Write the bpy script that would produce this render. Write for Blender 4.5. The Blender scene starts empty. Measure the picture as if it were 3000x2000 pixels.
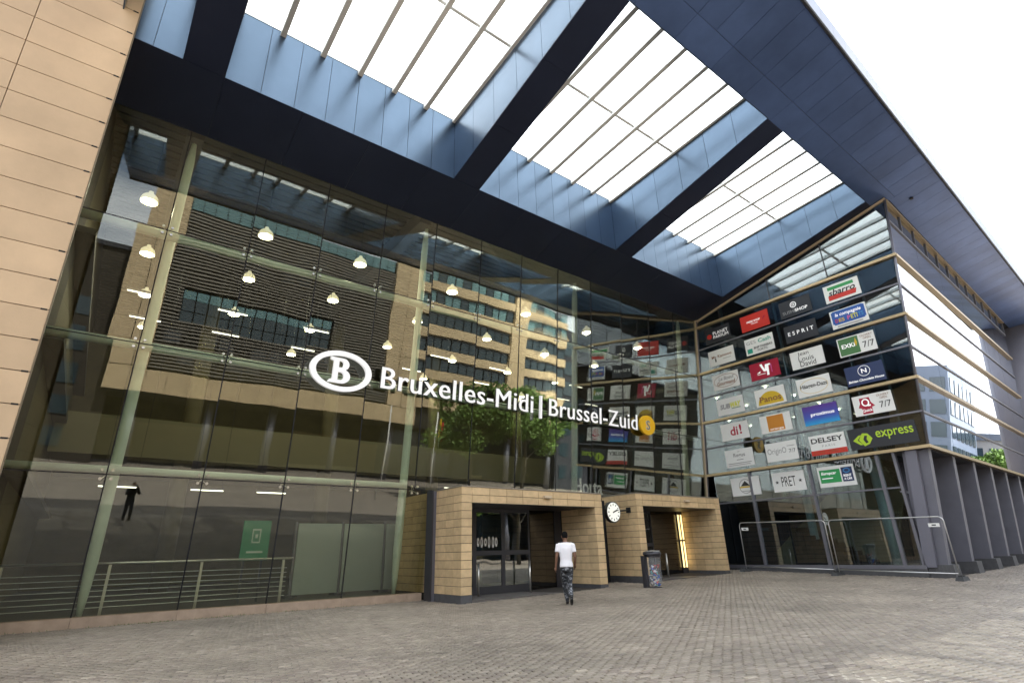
import bpy, bmesh, math, random
import numpy as np
from mathutils import Vector, Matrix
random.seed(7); rng = np.random.default_rng(7)
sc = bpy.context.scene
COL = sc.collection

# ------------------------------------------------------------------ camera, sky, sun, exposure
R_ = math.radians
YAW, PIT, ROL, FPX, CAMH = R_(37.86), R_(21.43), R_(1.478), 1564.0, 1.32
def cam_axes():
    cy, sy = math.cos(YAW), math.sin(YAW)
    f = Vector((sy*math.cos(PIT), cy*math.cos(PIT), math.sin(PIT))); r = Vector((cy, -sy, 0)); d = f.cross(r)
    c, s = math.cos(ROL), math.sin(ROL)
    return c*r + s*d, -s*r + c*d, f
_r, _d, _f = cam_axes()
cam_data = bpy.data.cameras.new('camera'); cam = bpy.data.objects.new('camera', cam_data); COL.objects.link(cam)
cam_data.sensor_width = 36.0; cam_data.lens = 36.0*FPX/3000.0; cam_data.clip_start = 0.05; cam_data.clip_end = 3000
mw = Matrix.Identity(4)
for i in range(3):
    mw[i][0] = _r[i]; mw[i][1] = -_d[i]; mw[i][2] = -_f[i]
mw[0][3], mw[1][3], mw[2][3] = 0, 0, CAMH
cam.matrix_world = mw; sc.camera = cam

SUN_EL, SUN_AZ = R_(58), R_(14)          # azimuth from +Y towards +X: the sun stands behind the station
sun_vec = Vector((math.sin(SUN_AZ)*math.cos(SUN_EL), math.cos(SUN_AZ)*math.cos(SUN_EL), math.sin(SUN_EL)))
world = bpy.data.worlds.new('World'); sc.world = world; world.use_nodes = True
nt = world.node_tree; nt.nodes.clear()
wo = nt.nodes.new('ShaderNodeOutputWorld'); bg = nt.nodes.new('ShaderNodeBackground')
sky = nt.nodes.new('ShaderNodeTexSky'); sky.sky_type = 'NISHITA'; sky.sun_disc = False
sky.sun_elevation = SUN_EL; sky.sun_rotation = SUN_AZ; sky.air_density = 1.1; sky.dust_density = 1.6
tc = nt.nodes.new('ShaderNodeTexCoord'); mp = nt.nodes.new('ShaderNodeMapping'); mp.inputs['Scale'].default_value = (1, 1, 2.2)
mp.inputs['Location'].default_value = (7.3, 2.2, 5.1)
nz = nt.nodes.new('ShaderNodeTexNoise'); nz.inputs['Scale'].default_value = 2.1; nz.inputs['Detail'].default_value = 7; nz.inputs['Roughness'].default_value = .55
rp = nt.nodes.new('ShaderNodeValToRGB'); rp.color_ramp.elements[0].position = .36; rp.color_ramp.elements[1].position = .56
mx = nt.nodes.new('ShaderNodeMixRGB'); mx.inputs['Color2'].default_value = (12.0, 12.4, 13.0, 1)
nt.links.new(tc.outputs['Generated'], mp.inputs['Vector']); nt.links.new(mp.outputs['Vector'], nz.inputs['Vector'])
nt.links.new(nz.outputs['Fac'], rp.inputs['Fac']); nt.links.new(rp.outputs['Color'], mx.inputs['Fac'])
nt.links.new(sky.outputs['Color'], mx.inputs['Color1']); nt.links.new(mx.outputs['Color'], bg.inputs['Color'])
bg.inputs['Strength'].default_value = 0.1
nt.links.new(bg.outputs['Background'], wo.inputs['Surface'])
sl = bpy.data.lights.new('sun', 'SUN'); sl.energy = 4.2; sl.angle = R_(0.55); sl.color = (1, .95, .87)
so = bpy.data.objects.new('sun', sl); COL.objects.link(so); so.rotation_euler = sun_vec.to_track_quat('Z', 'Y').to_euler(); so.location = (0, 30, 60)
vs = sc.view_settings; vs.view_transform = 'Standard'; vs.look = 'None'; vs.exposure = 1.55; vs.gamma = 1; vs.use_curve_mapping = False
sc.cycles.use_denoising = True; sc.cycles.max_bounces = 10; sc.cycles.transparent_max_bounces = 24
sc.cycles.glossy_bounces = 5; sc.cycles.diffuse_bounces = 4; sc.cycles.caustics_reflective = False; sc.cycles.caustics_refractive = False
sc.cycles.sample_clamp_indirect = 6

# ------------------------------------------------------------------ materials
MATS = {}
def mat(name, col, rough=.6, metal=0., spec=.5, noise=0., nscale=3., bump=0., bscale=20., emit=None, estr=0., objrand=0., coat=0.):
    if name in MATS: return MATS[name]
    m = bpy.data.materials.new(name); m.use_nodes = True; n = m.node_tree; b = n.nodes['Principled BSDF']
    b.inputs['Roughness'].default_value = rough; b.inputs['Metallic'].default_value = metal
    b.inputs['Specular IOR Level'].default_value = spec; b.inputs['Coat Weight'].default_value = coat
    c4 = (*col, 1); src = None
    b.inputs['Base Color'].default_value = c4
    g = n.nodes.new('ShaderNodeNewGeometry')
    if noise or objrand:
        hs = n.nodes.new('ShaderNodeHueSaturation'); hs.inputs['Color'].default_value = c4
        val = None
        if noise:
            t = n.nodes.new('ShaderNodeTexNoise'); t.inputs['Scale'].default_value = nscale; t.inputs['Detail'].default_value = 6; t.inputs['Roughness'].default_value = .6
            n.links.new(g.outputs['Position'], t.inputs['Vector'])
            mr = n.nodes.new('ShaderNodeMapRange'); mr.inputs['From Min'].default_value = .3; mr.inputs['From Max'].default_value = .7
            mr.inputs['To Min'].default_value = 1-noise; mr.inputs['To Max'].default_value = 1+noise
            n.links.new(t.outputs['Fac'], mr.inputs['Value']); val = mr.outputs['Result']
        if objrand:
            oi = n.nodes.new('ShaderNodeObjectInfo'); mr2 = n.nodes.new('ShaderNodeMapRange')
            mr2.inputs['To Min'].default_value = 1-objrand; mr2.inputs['To Max'].default_value = 1+objrand
            n.links.new(oi.outputs['Random'], mr2.inputs['Value'])
            if val is None: val = mr2.outputs['Result']
            else:
                mm = n.nodes.new('ShaderNodeMath'); mm.operation = 'MULTIPLY'; n.links.new(val, mm.inputs[0]); n.links.new(mr2.outputs['Result'], mm.inputs[1]); val = mm.outputs[0]
        n.links.new(val, hs.inputs['Value']); n.links.new(hs.outputs['Color'], b.inputs['Base Color'])
    if bump:
        t2 = n.nodes.new('ShaderNodeTexNoise'); t2.inputs['Scale'].default_value = bscale; t2.inputs['Detail'].default_value = 5
        n.links.new(g.outputs['Position'], t2.inputs['Vector']); bp = n.nodes.new('ShaderNodeBump'); bp.inputs['Strength'].default_value = bump; bp.inputs['Distance'].default_value = .01
        n.links.new(t2.outputs['Fac'], bp.inputs['Height']); n.links.new(bp.outputs['Normal'], b.inputs['Normal'])
    if emit:
        b.inputs['Emission Color'].default_value = (*emit, 1); b.inputs['Emission Strength'].default_value = estr
    MATS[name] = m; return m

def glass(name, base, tint, wav=.0, wscale=.5, fres=.9, gcol=(1, 1, 1), rough=0.):
    m = bpy.data.materials.new(name); m.use_nodes = True; n = m.node_tree; n.nodes.clear()
    o = n.nodes.new('ShaderNodeOutputMaterial'); mixs = n.nodes.new('ShaderNodeMixShader')
    tr = n.nodes.new('ShaderNodeBsdfTransparent'); tr.inputs['Color'].default_value = (*tint, 1)
    gl = n.nodes.new('ShaderNodeBsdfGlossy'); gl.inputs['Roughness'].default_value = rough; gl.inputs['Color'].default_value = (*gcol, 1)
    fr = n.nodes.new('ShaderNodeFresnel'); fr.inputs['IOR'].default_value = 1.5
    ma = n.nodes.new('ShaderNodeMath'); ma.operation = 'MULTIPLY_ADD'; ma.use_clamp = True; ma.inputs[1].default_value = fres; ma.inputs[2].default_value = base
    n.links.new(fr.outputs['Fac'], ma.inputs[0]); n.links.new(ma.outputs[0], mixs.inputs['Fac'])
    if wav:
        g = n.nodes.new('ShaderNodeNewGeometry'); t = n.nodes.new('ShaderNodeTexNoise'); t.inputs['Scale'].default_value = wscale; t.inputs['Detail'].default_value = 1.5
        oi = n.nodes.new('ShaderNodeObjectInfo'); ad = n.nodes.new('ShaderNodeVectorMath'); ad.operation = 'ADD'
        sc3 = n.nodes.new('ShaderNodeVectorMath'); sc3.operation = 'SCALE'; sc3.inputs[0].default_value = (17, 31, 23)
        n.links.new(oi.outputs['Random'], sc3.inputs['Scale']); n.links.new(sc3.outputs[0], ad.inputs[1]); n.links.new(g.outputs['Position'], ad.inputs[0])
        n.links.new(ad.outputs[0], t.inputs['Vector'])
        bp = n.nodes.new('ShaderNodeBump'); bp.inputs['Strength'].default_value = 1; bp.inputs['Distance'].default_value = wav
        n.links.new(t.outputs['Fac'], bp.inputs['Height']); n.links.new(bp.outputs['Normal'], gl.inputs['Normal'])
    n.links.new(tr.outputs[0], mixs.inputs[1]); n.links.new(gl.outputs[0], mixs.inputs[2]); n.links.new(mixs.outputs[0], o.inputs['Surface'])
    MATS[name] = m; return m

G_A = glass('facade_glass', .024, (.92, .95, .88), wav=.008, wscale=.33, fres=.8)
G_B = glass('annex_glass', .10, (.66, .76, .80), wav=.003, wscale=.4)
G_C = glass('annex_mirror_glass', .55, (.45, .52, .55), wav=.002, wscale=.35, gcol=(.93, .96, 1))
G_D = glass('door_glass', .10, (.55, .6, .55), wav=.004, wscale=.9)
G_T = glass('dimming_glass', .03, (.42, .40, .36))  # dark tint, there to dim the vestibules seen through it
G_W = glass('window_glass', .25, (.2, .24, .28))
# skylight glass: part clear, part diffusing
def skyglass():
    m = bpy.data.materials.new('skylight_glass'); m.use_nodes = True; n = m.node_tree; n.nodes.clear()
    o = n.nodes.new('ShaderNodeOutputMaterial'); a = n.nodes.new('ShaderNodeMixShader'); a.inputs['Fac'].default_value = .45
    tr = n.nodes.new('ShaderNodeBsdfTransparent'); tr.inputs['Color'].default_value = (.9, .94, .95, 1)
    tl = n.nodes.new('ShaderNodeBsdfTranslucent'); tl.inputs['Color'].default_value = (.8, .82, .8, 1)
    n.links.new(tr.outputs[0], a.inputs[1]); n.links.new(tl.outputs[0], a.inputs[2]); n.links.new(a.outputs[0], o.inputs['Surface']); return m
G_S = skyglass()

M_soff = mat('navy_soffit_paint', (.10, .165, .36), .32, .5, .5, noise=.22, nscale=.5, objrand=.10)
M_rib = mat('dark_navy_rib_paint', (.020, .028, .062), .34, .35, .5, noise=.08, nscale=.8)
M_well = mat('blue_well_paint', (.088, .124, .182), .29, .9, .5, noise=.06, nscale=.7, objrand=.05)
M_fasc = mat('pale_fascia_paint', (.42, .46, .55), .4, .2, objrand=.05)
M_joint = mat('dark_joint', (.008, .008, .010), .8)
M_bar = mat('grey_glazing_bar', (.86, .87, .87), .6, .0)
M_stone = mat('tower_cladding', (.58, .42, .265), .62, noise=.12, nscale=.7, bump=.12, bscale=25, objrand=.07)
M_tile = mat('terracotta_tile', (.57, .415, .235), .55, noise=.12, nscale=6, bump=.1, bscale=30, objrand=.12)
M_tileside = M_tile
M_plinth = mat('dark_plinth_stone', (.07, .07, .075), .6, noise=.2, nscale=5)
M_curb = mat('sandstone_curb', (.36, .27, .20), .75, noise=.18, nscale=4, bump=.2)
M_trim = mat('bronze_trim', (.56, .45, .32), .5, .1)
M_brass = mat('brass_rail', (.48, .37, .22), .38, .6)
M_grey = mat('grey_aluminium', (.17, .17, .20), .42, .5, noise=.08, nscale=2)
M_dgrey = mat('dark_aluminium', (.05, .05, .058), .45, .4)
M_pill = mat('slate_grey_paint', (.14, .14, .17), .48, .2, noise=.10, nscale=1.5, objrand=.05)
M_green = mat('pale_green_steel', (.72, .83, .73), .45, .0, noise=.08, nscale=2, emit=None)
M_steel = mat('stainless_steel', (.55, .54, .50), .3, .9)
M_white = mat('white_paint', (.80, .80, .78), .5)
M_sign = mat('sign_white', (.76, .77, .76), .5)
M_letter = mat('letter_white', (.85, .85, .86), .45, emit=(1, 1, 1), estr=.12)
M_black = mat('black_plastic', (.012, .012, .013), .5)
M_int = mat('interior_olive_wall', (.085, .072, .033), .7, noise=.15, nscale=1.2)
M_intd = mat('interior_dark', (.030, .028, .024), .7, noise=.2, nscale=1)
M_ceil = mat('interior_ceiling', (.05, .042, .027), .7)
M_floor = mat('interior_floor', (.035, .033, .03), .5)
M_hoard = mat('white_hoarding', (.42, .47, .43), .6, noise=.06, nscale=1)
M_lamp = mat('lamp_glow', (.9, .85, .6), .5, emit=(1, .95, .80), estr=7)
M_shade = mat('lamp_shade_glow', (.8, .72, .4), .4, emit=(1, .90, .68), estr=.2)
M_strip = mat('strip_light_glow', (.9, .9, .85), .5, emit=(1, .95, .82), estr=1.3)
M_yel = mat('signal_yellow', (.90, .52, .015), .45)

# ------------------------------------------------------------------ helpers
def gz(x, y): return min(.30, .00176*max(0, x-9)*max(0, y-3))
def par_loc(p):
    v = Vector((0, 0, 0))
    while p is not None: v += p.location; p = p.parent
    return v
def mk(name, verts, faces, m, parent=None, smooth=False, origin=None, kind=None, uv=None):
    V = np.asarray(verts, float)
    c = np.array(origin, float) if origin is not None else (V.min(0)+V.max(0))/2
    me = bpy.data.meshes.new(name); me.from_pydata((V-c).tolist(), [], faces)
    if isinstance(m, (list, tuple)):
        for q in m: me.materials.append(q)
    elif m: me.materials.append(m)
    me.update()
    if smooth: me.polygons.foreach_set('use_smooth', [True]*len(me.polygons))
    o = bpy.data.objects.new(name, me); COL.objects.link(o)
    o.location = Vector(c) - par_loc(parent)
    if parent is not None: o.parent = parent
    if kind: o['kind'] = kind
    return o
def empty(name, loc, label=None, cat=None, group=None):
    o = bpy.data.objects.new(name, None); COL.objects.link(o); o.location = loc; o.empty_display_size = .2
    if label: tag(o, label, cat, group)
    return o
def tag(o, label, cat, group=None):
    o['label'] = label; o['category'] = cat
    if group: o['group'] = group
    return o
def struct(o): o['kind'] = 'structure'; return o
BF = [(0, 3, 2, 1), (4, 5, 6, 7), (0, 1, 5, 4), (1, 2, 6, 5), (2, 3, 7, 6), (3, 0, 4, 7)]
def boxv(fn, u0, u1, v0, v1, w0, w1):
    return [fn(u0, v0, w0), fn(u1, v0, w0), fn(u1, v1, w0), fn(u0, v1, w0), fn(u0, v0, w1), fn(u1, v0, w1), fn(u1, v1, w1), fn(u0, v1, w1)]
def bx(name, fn, u0, u1, v0, v1, w0, w1, m, parent=None, **k):
    return mk(name, boxv(fn, u0, u1, v0, v1, w0, w1), fixn(boxv(fn, u0, u1, v0, v1, w0, w1)), m, parent, **k)
def fixn(V):   # orient so normals face outward
    a = np.asarray(V[1])-np.asarray(V[0]); b = np.asarray(V[3])-np.asarray(V[0]); c = np.asarray(V[4])-np.asarray(V[0])
    return BF if np.dot(np.cross(a, b), c) > 0 else [tuple(reversed(f)) for f in BF]
W = lambda x, y, z: (x, y, z)
def wbox(name, x0, x1, y0, y1, z0, z1, m, parent=None, **k): return bx(name, W, x0, x1, y0, y1, z0, z1, m, parent, **k)
class MB:
    def __init__(s): s.v = []; s.f = []; s.mi = []
    def add(s, V, F, mi=0):
        n = len(s.v); s.v += [tuple(p) for p in V]; s.f += [tuple(i+n for i in f) for f in F]; s.mi += [mi]*len(F)
    def box(s, fn, *a, mi=0): V = boxv(fn, *a); s.add(V, fixn(V), mi)
    def tube(s, pts, r, n=10, mi=0, cap=True):
        V, F = tubeg(pts, r, n, cap); s.add(V, F, mi)
    def build(s, name, m, parent=None, **k):
        o = mk(name, s.v, s.f, m, parent, **k)
        if any(s.mi): o.data.polygons.foreach_set('material_index', s.mi)
        return o
def tubeg(pts, r, n=10, cap=True):
    P = [Vector(p) for p in pts]; rr = r if isinstance(r, (list, tuple)) else [r]*len(P); V = []; F = []
    t0 = (P[1]-P[0]).normalized(); ref = Vector((0, 0, 1)) if abs(t0.z) < .9 else Vector((1, 0, 0))
    u = ref.cross(t0).normalized()
    for i, p in enumerate(P):
        t = (P[min(i+1, len(P)-1)]-P[max(i-1, 0)]).normalized(); u = (u-u.dot(t)*t).normalized(); v = t.cross(u)
        for k in range(n):
            a = 2*math.pi*k/n; V.append(tuple(p+rr[i]*(math.cos(a)*u+math.sin(a)*v)))
    for i in range(len(P)-1):
        for k in range(n):
            a, b = i*n+k, i*n+(k+1) % n; F.append((a, b, b+n, a+n))
    if cap: F.append(tuple(reversed(range(n)))); F.append(tuple(range((len(P)-1)*n, len(P)*n)))
    return V, F
def tube(name, pts, r, m, parent=None, n=10, **k):
    V, F = tubeg(pts, r, n); return mk(name, V, F, m, parent, smooth=(n > 6), **k)
def lathe(prof, c, n=20, axis='z'):
    V = []; F = []
    for (r, h) in prof:
        for k in range(n):
            a = 2*math.pi*k/n; x, y = r*math.cos(a), r*math.sin(a)
            V.append((c[0]+x, c[1]+y, c[2]+h) if axis == 'z' else (c[0]+x, c[1]+h, c[2]+y))
    for i in range(len(prof)-1):
        for k in range(n):
            a, b = i*n+k, i*n+(k+1) % n; F.append((a, b, b+n, a+n))
    return V, F
_tx = {}
def text_geo(body, off=0., shear=0., space=1.0):
    key = (body, off, shear, space)
    if key in _tx: return _tx[key]
    cu = bpy.data.curves.new('t', 'FONT'); cu.body = body; cu.offset = off; cu.extrude = .5; cu.resolution_u = 3; cu.shear = shear; cu.space_character = space
    o = bpy.data.objects.new('t', cu); COL.objects.link(o); bpy.context.view_layer.update()
    me = bpy.data.meshes.new_from_object(o.evaluated_get(bpy.context.evaluated_depsgraph_get()))
    V = np.empty(len(me.vertices)*3); me.vertices.foreach_get('co', V); V = V.reshape(-1, 3)
    F = [tuple(p.vertices) for p in me.polygons]
    bpy.data.objects.remove(o); bpy.data.curves.remove(cu); bpy.data.meshes.remove(me)
    mn, mxx = V.min(0), V.max(0); V = (V-mn)/np.maximum(mxx-mn, 1e-6)
    _tx[key] = (V, F, (mxx-mn)[:2]); return _tx[key]
def text_obj(name, body, fn, u0, u1, v0, v1, w0, w1, m, parent, **k):
    V, F, _ = text_geo(body, **k)
    P = [fn(u0+(u1-u0)*a, v0+(v1-v0)*b, w0+(w1-w0)*c) for a, b, c in V]
    return mk(name, P, F, m, parent)
def letters_obj(body, fn, u0, u1, v0, v1, w0, w1, m, parent, **k):
    V, F, _ = text_geo(body, **k); n = len(V); par = list(range(n))
    def find(a):
        while par[a] != a: par[a] = par[par[a]]; a = par[a]
        return a
    # weld duplicates for connectivity
    seen = {}
    for i, p in enumerate(V):
        q = (round(p[0], 4), round(p[1], 4), round(p[2], 3))
        if q in seen: par[find(i)] = find(seen[q])
        else: seen[q] = i
    for f in F:
        for a in f[1:]: par[find(a)] = find(f[0])
    comp = {}
    for i in range(n): comp.setdefault(find(i), []).append(i)
    grp = sorted([[min(V[i][0] for i in c), max(V[i][0] for i in c), set(c)] for c in comp.values()], key=lambda g: g[0]); out = []
    for g in grp:
        if out and g[0] < out[-1][1]-.002: out[-1][1] = max(out[-1][1], g[1]); out[-1][2] |= g[2]
        else: out.append(g)
    for g in out:
        idx = sorted(g[2]); mp_ = {a: b for b, a in enumerate(idx)}
        P = [fn(u0+(u1-u0)*V[i][0], v0+(v1-v0)*V[i][1], w0+(w1-w0)*V[i][2]) for i in idx]
        fs = [f for f in F if f[0] in mp_]; lf = [tuple(mp_[i] for i in f) for f in fs]; n1 = len(idx); PP = []; FF = []
        for q_, (du, dw) in enumerate(((-.018, -.002), (0, 0), (.018, -.004))):      # stroke thickened sideways
            PP += [fn(u0+(u1-u0)*V[i][0]+du, v0+(v1-v0)*V[i][1], w0+(w1-w0)*V[i][2]+dw) for i in idx]; FF += [tuple(a+q_*n1 for a in f) for f in lf]
        ob = mk('letter', PP, FF, [m, M_black], parent)
        ob.data.polygons.foreach_set('material_index', [0 if all(V[i][2] > .5 for i in f) else 1 for f in fs]*3)

# coordinate systems of the leaning walls -------------------------------------------------
LEAN = math.tan(R_(5.6)); YA = 15.8; ZA = .235
_na = Vector((0, -1, -LEAN)).normalized()
def PA(x, z, w=0.): return (x, YA-LEAN*(z-ZA)+w*_na.y, z+w*_na.z)          # w > 0 : out towards the plaza
XB = 23.75
def PB(s, z, w=0.): return (XB-w, s, z)                                     # s = world y
CA = R_(1.94); _dc = Vector((math.cos(CA), math.sin(CA), 0)); LC = .108
_nc = Vector((math.sin(CA), -math.cos(CA), -LC)).normalized()
def PC(u, z, w=0.):
    p = Vector((XB, 6.23, 0))+u*_dc; p.y -= LC*(z-4.5); p.z = z; p += w*_nc; return tuple(p)
SL = .2271
def zs(y): return 14.61+SL*(5.13-y)                                         # soffit plane
def zg(y): return 15.38+.085*(12.6-y)                                       # skylight plane
def ye(x): return 3.07+(x-12.7)*.0245                                       # front edge of the canopy
def PS(x, y, w=0.): return (x, y, zs(y)+w)

# ------------------------------------------------------------------ ground and paving
xs = [-500, -120, -60, -30, -10, -3] + [x for x in range(0, 47, 2)] + [60, 100, 160, 500]
ys = [-500, -160, -90, -60, -40, -25, -15, -8, -4, 0] + [y for y in range(2, 17, 1)] + [20, 30, 60, 500]
gv = [(x, y, gz(x, y)) for y in ys for x in xs]; nx = len(xs)
gf = [(j*nx+i, j*nx+i+1, (j+1)*nx+i+1, (j+1)*nx+i) for j in range(len(ys)-1) for i in range(nx-1)]
def ground_mat():
    m = bpy.data.materials.new('plaza_ground'); m.use_nodes = True; n = m.node_tree; b = n.nodes['Principled BSDF']; b.inputs['Roughness'].default_value = .8
    g = n.nodes.new('ShaderNodeNewGeometry'); br = n.nodes.new('ShaderNodeTexBrick'); br.inputs['Scale'].default_value = 1
    br.inputs['Color1'].default_value = (.46, .40, .33, 1); br.inputs['Color2'].default_value = (.36, .31, .26, 1); br.inputs['Mortar'].default_value = (.15, .13, .11, 1)
    br.inputs['Mortar Size'].default_value = .012; br.inputs['Brick Width'].default_value = .2; br.inputs['Row Height'].default_value = .1
    t = n.nodes.new('ShaderNodeTexNoise'); t.inputs['Scale'].default_value = .5; t.inputs['Detail'].default_value = 8
    mr = n.nodes.new('ShaderNodeMixRGB'); mr.blend_type = 'MULTIPLY'; mr.inputs['Fac'].default_value = .5
    n.links.new(g.outputs['Position'], br.inputs['Vector']); n.links.new(g.outputs['Position'], t.inputs['Vector'])
    n.links.new(br.outputs['Color'], mr.inputs['Color1']); n.links.new(t.outputs['Fac'], mr.inputs['Color2']); n.links.new(mr.outputs['Color'], b.inputs['Base Color']); return m
ground = struct(mk('ground', gv, gf, ground_mat(), origin=(0, 0, 0)))
def paver_mat():
    m = bpy.data.materials.new('paving_stone'); m.use_nodes = True; n = m.node_tree; b = n.nodes['Principled BSDF']
    b.inputs['Roughness'].default_value = .46; b.inputs['Specular IOR Level'].default_value = .55
    at = n.nodes.new('ShaderNodeAttribute'); at.attribute_name = 'tone'
    cr = n.nodes.new('ShaderNodeValToRGB'); e = cr.color_ramp.elements
    e[0].color = (.135, .113, .090, 1); e[1].color = (.385, .33, .262, 1)
    for p, c in ((.3, (.205, .167, .138, 1)), (.55, (.245, .21, .165, 1)), (.8, (.295, .25, .205, 1))):
        q = e.new(p); q.color = c
    g = n.nodes.new('ShaderNodeNewGeometry'); t = n.nodes.new('ShaderNodeTexNoise'); t.inputs['Scale'].default_value = .55; t.inputs['Detail'].default_value = 6; t.inputs['Roughness'].default_value = .65
    t2 = n.nodes.new('ShaderNodeTexNoise'); t2.inputs['Scale'].default_value = 60; t2.inputs['Detail'].default_value = 4
    mr = n.nodes.new('ShaderNodeMapRange'); mr.inputs['From Min'].default_value = .3; mr.inputs['From Max'].default_value = .7; mr.inputs['To Min'].default_value = .78; mr.inputs['To Max'].default_value = 1.14
    hs = n.nodes.new('ShaderNodeHueSaturation'); bp = n.nodes.new('ShaderNodeBump'); bp.inputs['Strength'].default_value = .35; bp.inputs['Distance'].default_value = .006
    for q in (t, t2): n.links.new(g.outputs['Position'], q.inputs['Vector'])
    n.links.new(at.outputs['Fac'], cr.inputs['Fac']); n.links.new(t.outputs['Fac'], mr.inputs['Value']); n.links.new(mr.outputs['Result'], hs.inputs['Value'])
    n.links.new(cr.outputs['Color'], hs.inputs['Color'])
    vo = n.nodes.new('ShaderNodeTexVoronoi'); vo.inputs['Scale'].default_value = 1.1; vo.inputs['Randomness'].default_value = 1       # gum spots and drips
    v2 = n.nodes.new('ShaderNodeTexNoise'); v2.inputs['Scale'].default_value = .22; v2.inputs['Detail'].default_value = 9; v2.inputs['Roughness'].default_value = .7
    r1 = n.nodes.new('ShaderNodeMapRange'); r1.inputs['From Min'].default_value = .03; r1.inputs['From Max'].default_value = .06; r1.inputs['To Min'].default_value = .45; r1.inputs['To Max'].default_value = 1
    r2 = n.nodes.new('ShaderNodeMapRange'); r2.inputs['From Min'].default_value = .36; r2.inputs['From Max'].default_value = .52; r2.inputs['To Min'].default_value = .72; r2.inputs['To Max'].default_value = 1
    mu = n.nodes.new('ShaderNodeMath'); mu.operation = 'MULTIPLY'; mc = n.nodes.new('ShaderNodeMixRGB'); mc.blend_type = 'MULTIPLY'; mc.inputs['Fac'].default_value = 1
    for q in (vo, v2): n.links.new(g.outputs['Position'], q.inputs['Vector'])
    n.links.new(vo.outputs['Distance'], r1.inputs['Value']); n.links.new(v2.outputs['Fac'], r2.inputs['Value']); n.links.new(r1.outputs[0], mu.inputs[0]); n.links.new(r2.outputs[0], mu.inputs[1])
    n.links.new(hs.outputs['Color'], mc.inputs['Color1']); n.links.new(mu.outputs[0], mc.inputs['Color2']); n.links.new(mc.outputs['Color'], b.inputs['Base Color'])
    n.links.new(t2.outputs['Fac'], bp.inputs['Height']); n.links.new(bp.outputs['Normal'], b.inputs['Normal']); return m
M_pav = paver_mat()
bed = struct(mk('paving_bed', [(x, y, gz(x, y)+.003) for y in range(-2, 17) for x in range(-3, 46)], [(j*49+i, j*49+i+1, (j+1)*49+i+1, (j+1)*49+i) for j in range(18) for i in range(48)], mat('joint_sand', (.035, .031, .027), .9, noise=.3, nscale=4), ground, origin=(0, 0, 0)))
def paver_local(L, Wd, h=.022):
    a, b = L/2-.005, Wd/2-.005; i = .017
    V = [(-a, -b, -.02), (a, -b, -.02), (a, b, -.02), (-a, b, -.02), (-a, -b, h*.55), (a, -b, h*.55), (a, b, h*.55), (-a, b, h*.55),
         (-a+i, -b+i, h), (a-i, -b+i, h), (a-i, b-i, h), (-a+i, b-i, h)]
    F = [(0, 1, 5, 4), (1, 2, 6, 5), (2, 3, 7, 6), (3, 0, 4, 7), (4, 5, 9, 8), (5, 6, 10, 9), (6, 7, 11, 10), (7, 4, 8, 11), (8, 9, 10, 11)]
    return np.array(V), F
PVV, PVF = paver_local(.165, .083)
PANG = R_(-14)
ca, sa = math.cos(PANG), math.sin(PANG)
def vis_ground(x, y):
    if y > 15.72 or x > 44: return False
    if 8.55 < x < 14.6 and y > 13.66: return False
    if 16.2 < x < 21.9 and y > 13.66: return False
    if x > 14.4 and x < 16.4 and y > 14.9: return False
    if x > 23.6 and y > 6.75+.02*(x-23.6): return False
    if x > 21.8 and y > 15.4: return False
    if -2.9 < x < 26 and y > -1.9: return True
    P = Vector((x, y, gz(x, y)))-Vector((0, 0, CAMH)); zc = P.dot(_f)
    if zc < .3: return False
    px = 1500+FPX*P.dot(_r)/zc; py = 1000+FPX*P.dot(_d)/zc
    return -500 < px < 3450 and py < 2700
pav = []
for j in range(-190, 330):
    for i in range(-130, 330):
        u = (i+.5*(j % 2))*.169; v = j*.087
        x = ca*u-sa*v; y = sa*u+ca*v
        if vis_ground(x, y): pav.append((x, y))
pav.sort(key=lambda p: p[0]**2+p[1]**2)
def in_frame(x, y):
    P = Vector((x, y, gz(x, y)))-Vector((0, 0, CAMH)); zc = P.dot(_f)
    if zc < .3: return False
    px = 1500+FPX*P.dot(_r)/zc; py = 1000+FPX*P.dot(_d)/zc
    return 0 < px < 3000 and py < 2000
near = [p for p in pav if in_frame(*p)][:300]; nearset = set(near)
# the 300 that show largest: objects of their own, sharing a few meshes
pm = []
for k in range(8):
    me = bpy.data.meshes.new('paving_stone'); me.from_pydata(PVV.tolist(), [], PVF); me.materials.append(M_pav)
    at = me.attributes.new('tone', 'FLOAT', 'FACE'); at.data.foreach_set('value', [k/7.0]*len(PVF)); pm.append(me)
def pz(): return random.gauss(0, .0022)
for (x, y) in near:
    o = bpy.data.objects.new('paving_stone', pm[min(7, max(0, round(random.gauss(3.5, 1.2))))]); COL.objects.link(o); o.parent = ground
    o.location = (x, y, gz(x, y)+pz()); o.rotation_euler = (random.gauss(0, .011), random.gauss(0, .008), PANG+random.gauss(0, .02))
rest = np.array([p for p in pav if p not in nearset]); N = len(rest)
zr = np.array([gz(*p) for p in rest])+rng.normal(0, .0025, N); an = PANG+rng.normal(0, .02, N); tx = rng.normal(0, .012, N); ty = rng.normal(0, .016, N)
c_, s_ = np.cos(an), np.sin(an)
VX = PVV[None, :, 0]*c_[:, None]-PVV[None, :, 1]*s_[:, None]; VY = PVV[None, :, 0]*s_[:, None]+PVV[None, :, 1]*c_[:, None]
VZ = PVV[None, :, 2]+PVV[None, :, 0]*tx[:, None]+PVV[None, :, 1]*ty[:, None]+zr[:, None]
AV = np.stack([VX+rest[:, 0:1], VY+rest[:, 1:2], VZ], -1).reshape(-1, 3)
nv = len(PVV); AF = (np.array(PVF)[None]+(np.arange(N)*nv)[:, None, None]).reshape(-1, 4)
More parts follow.
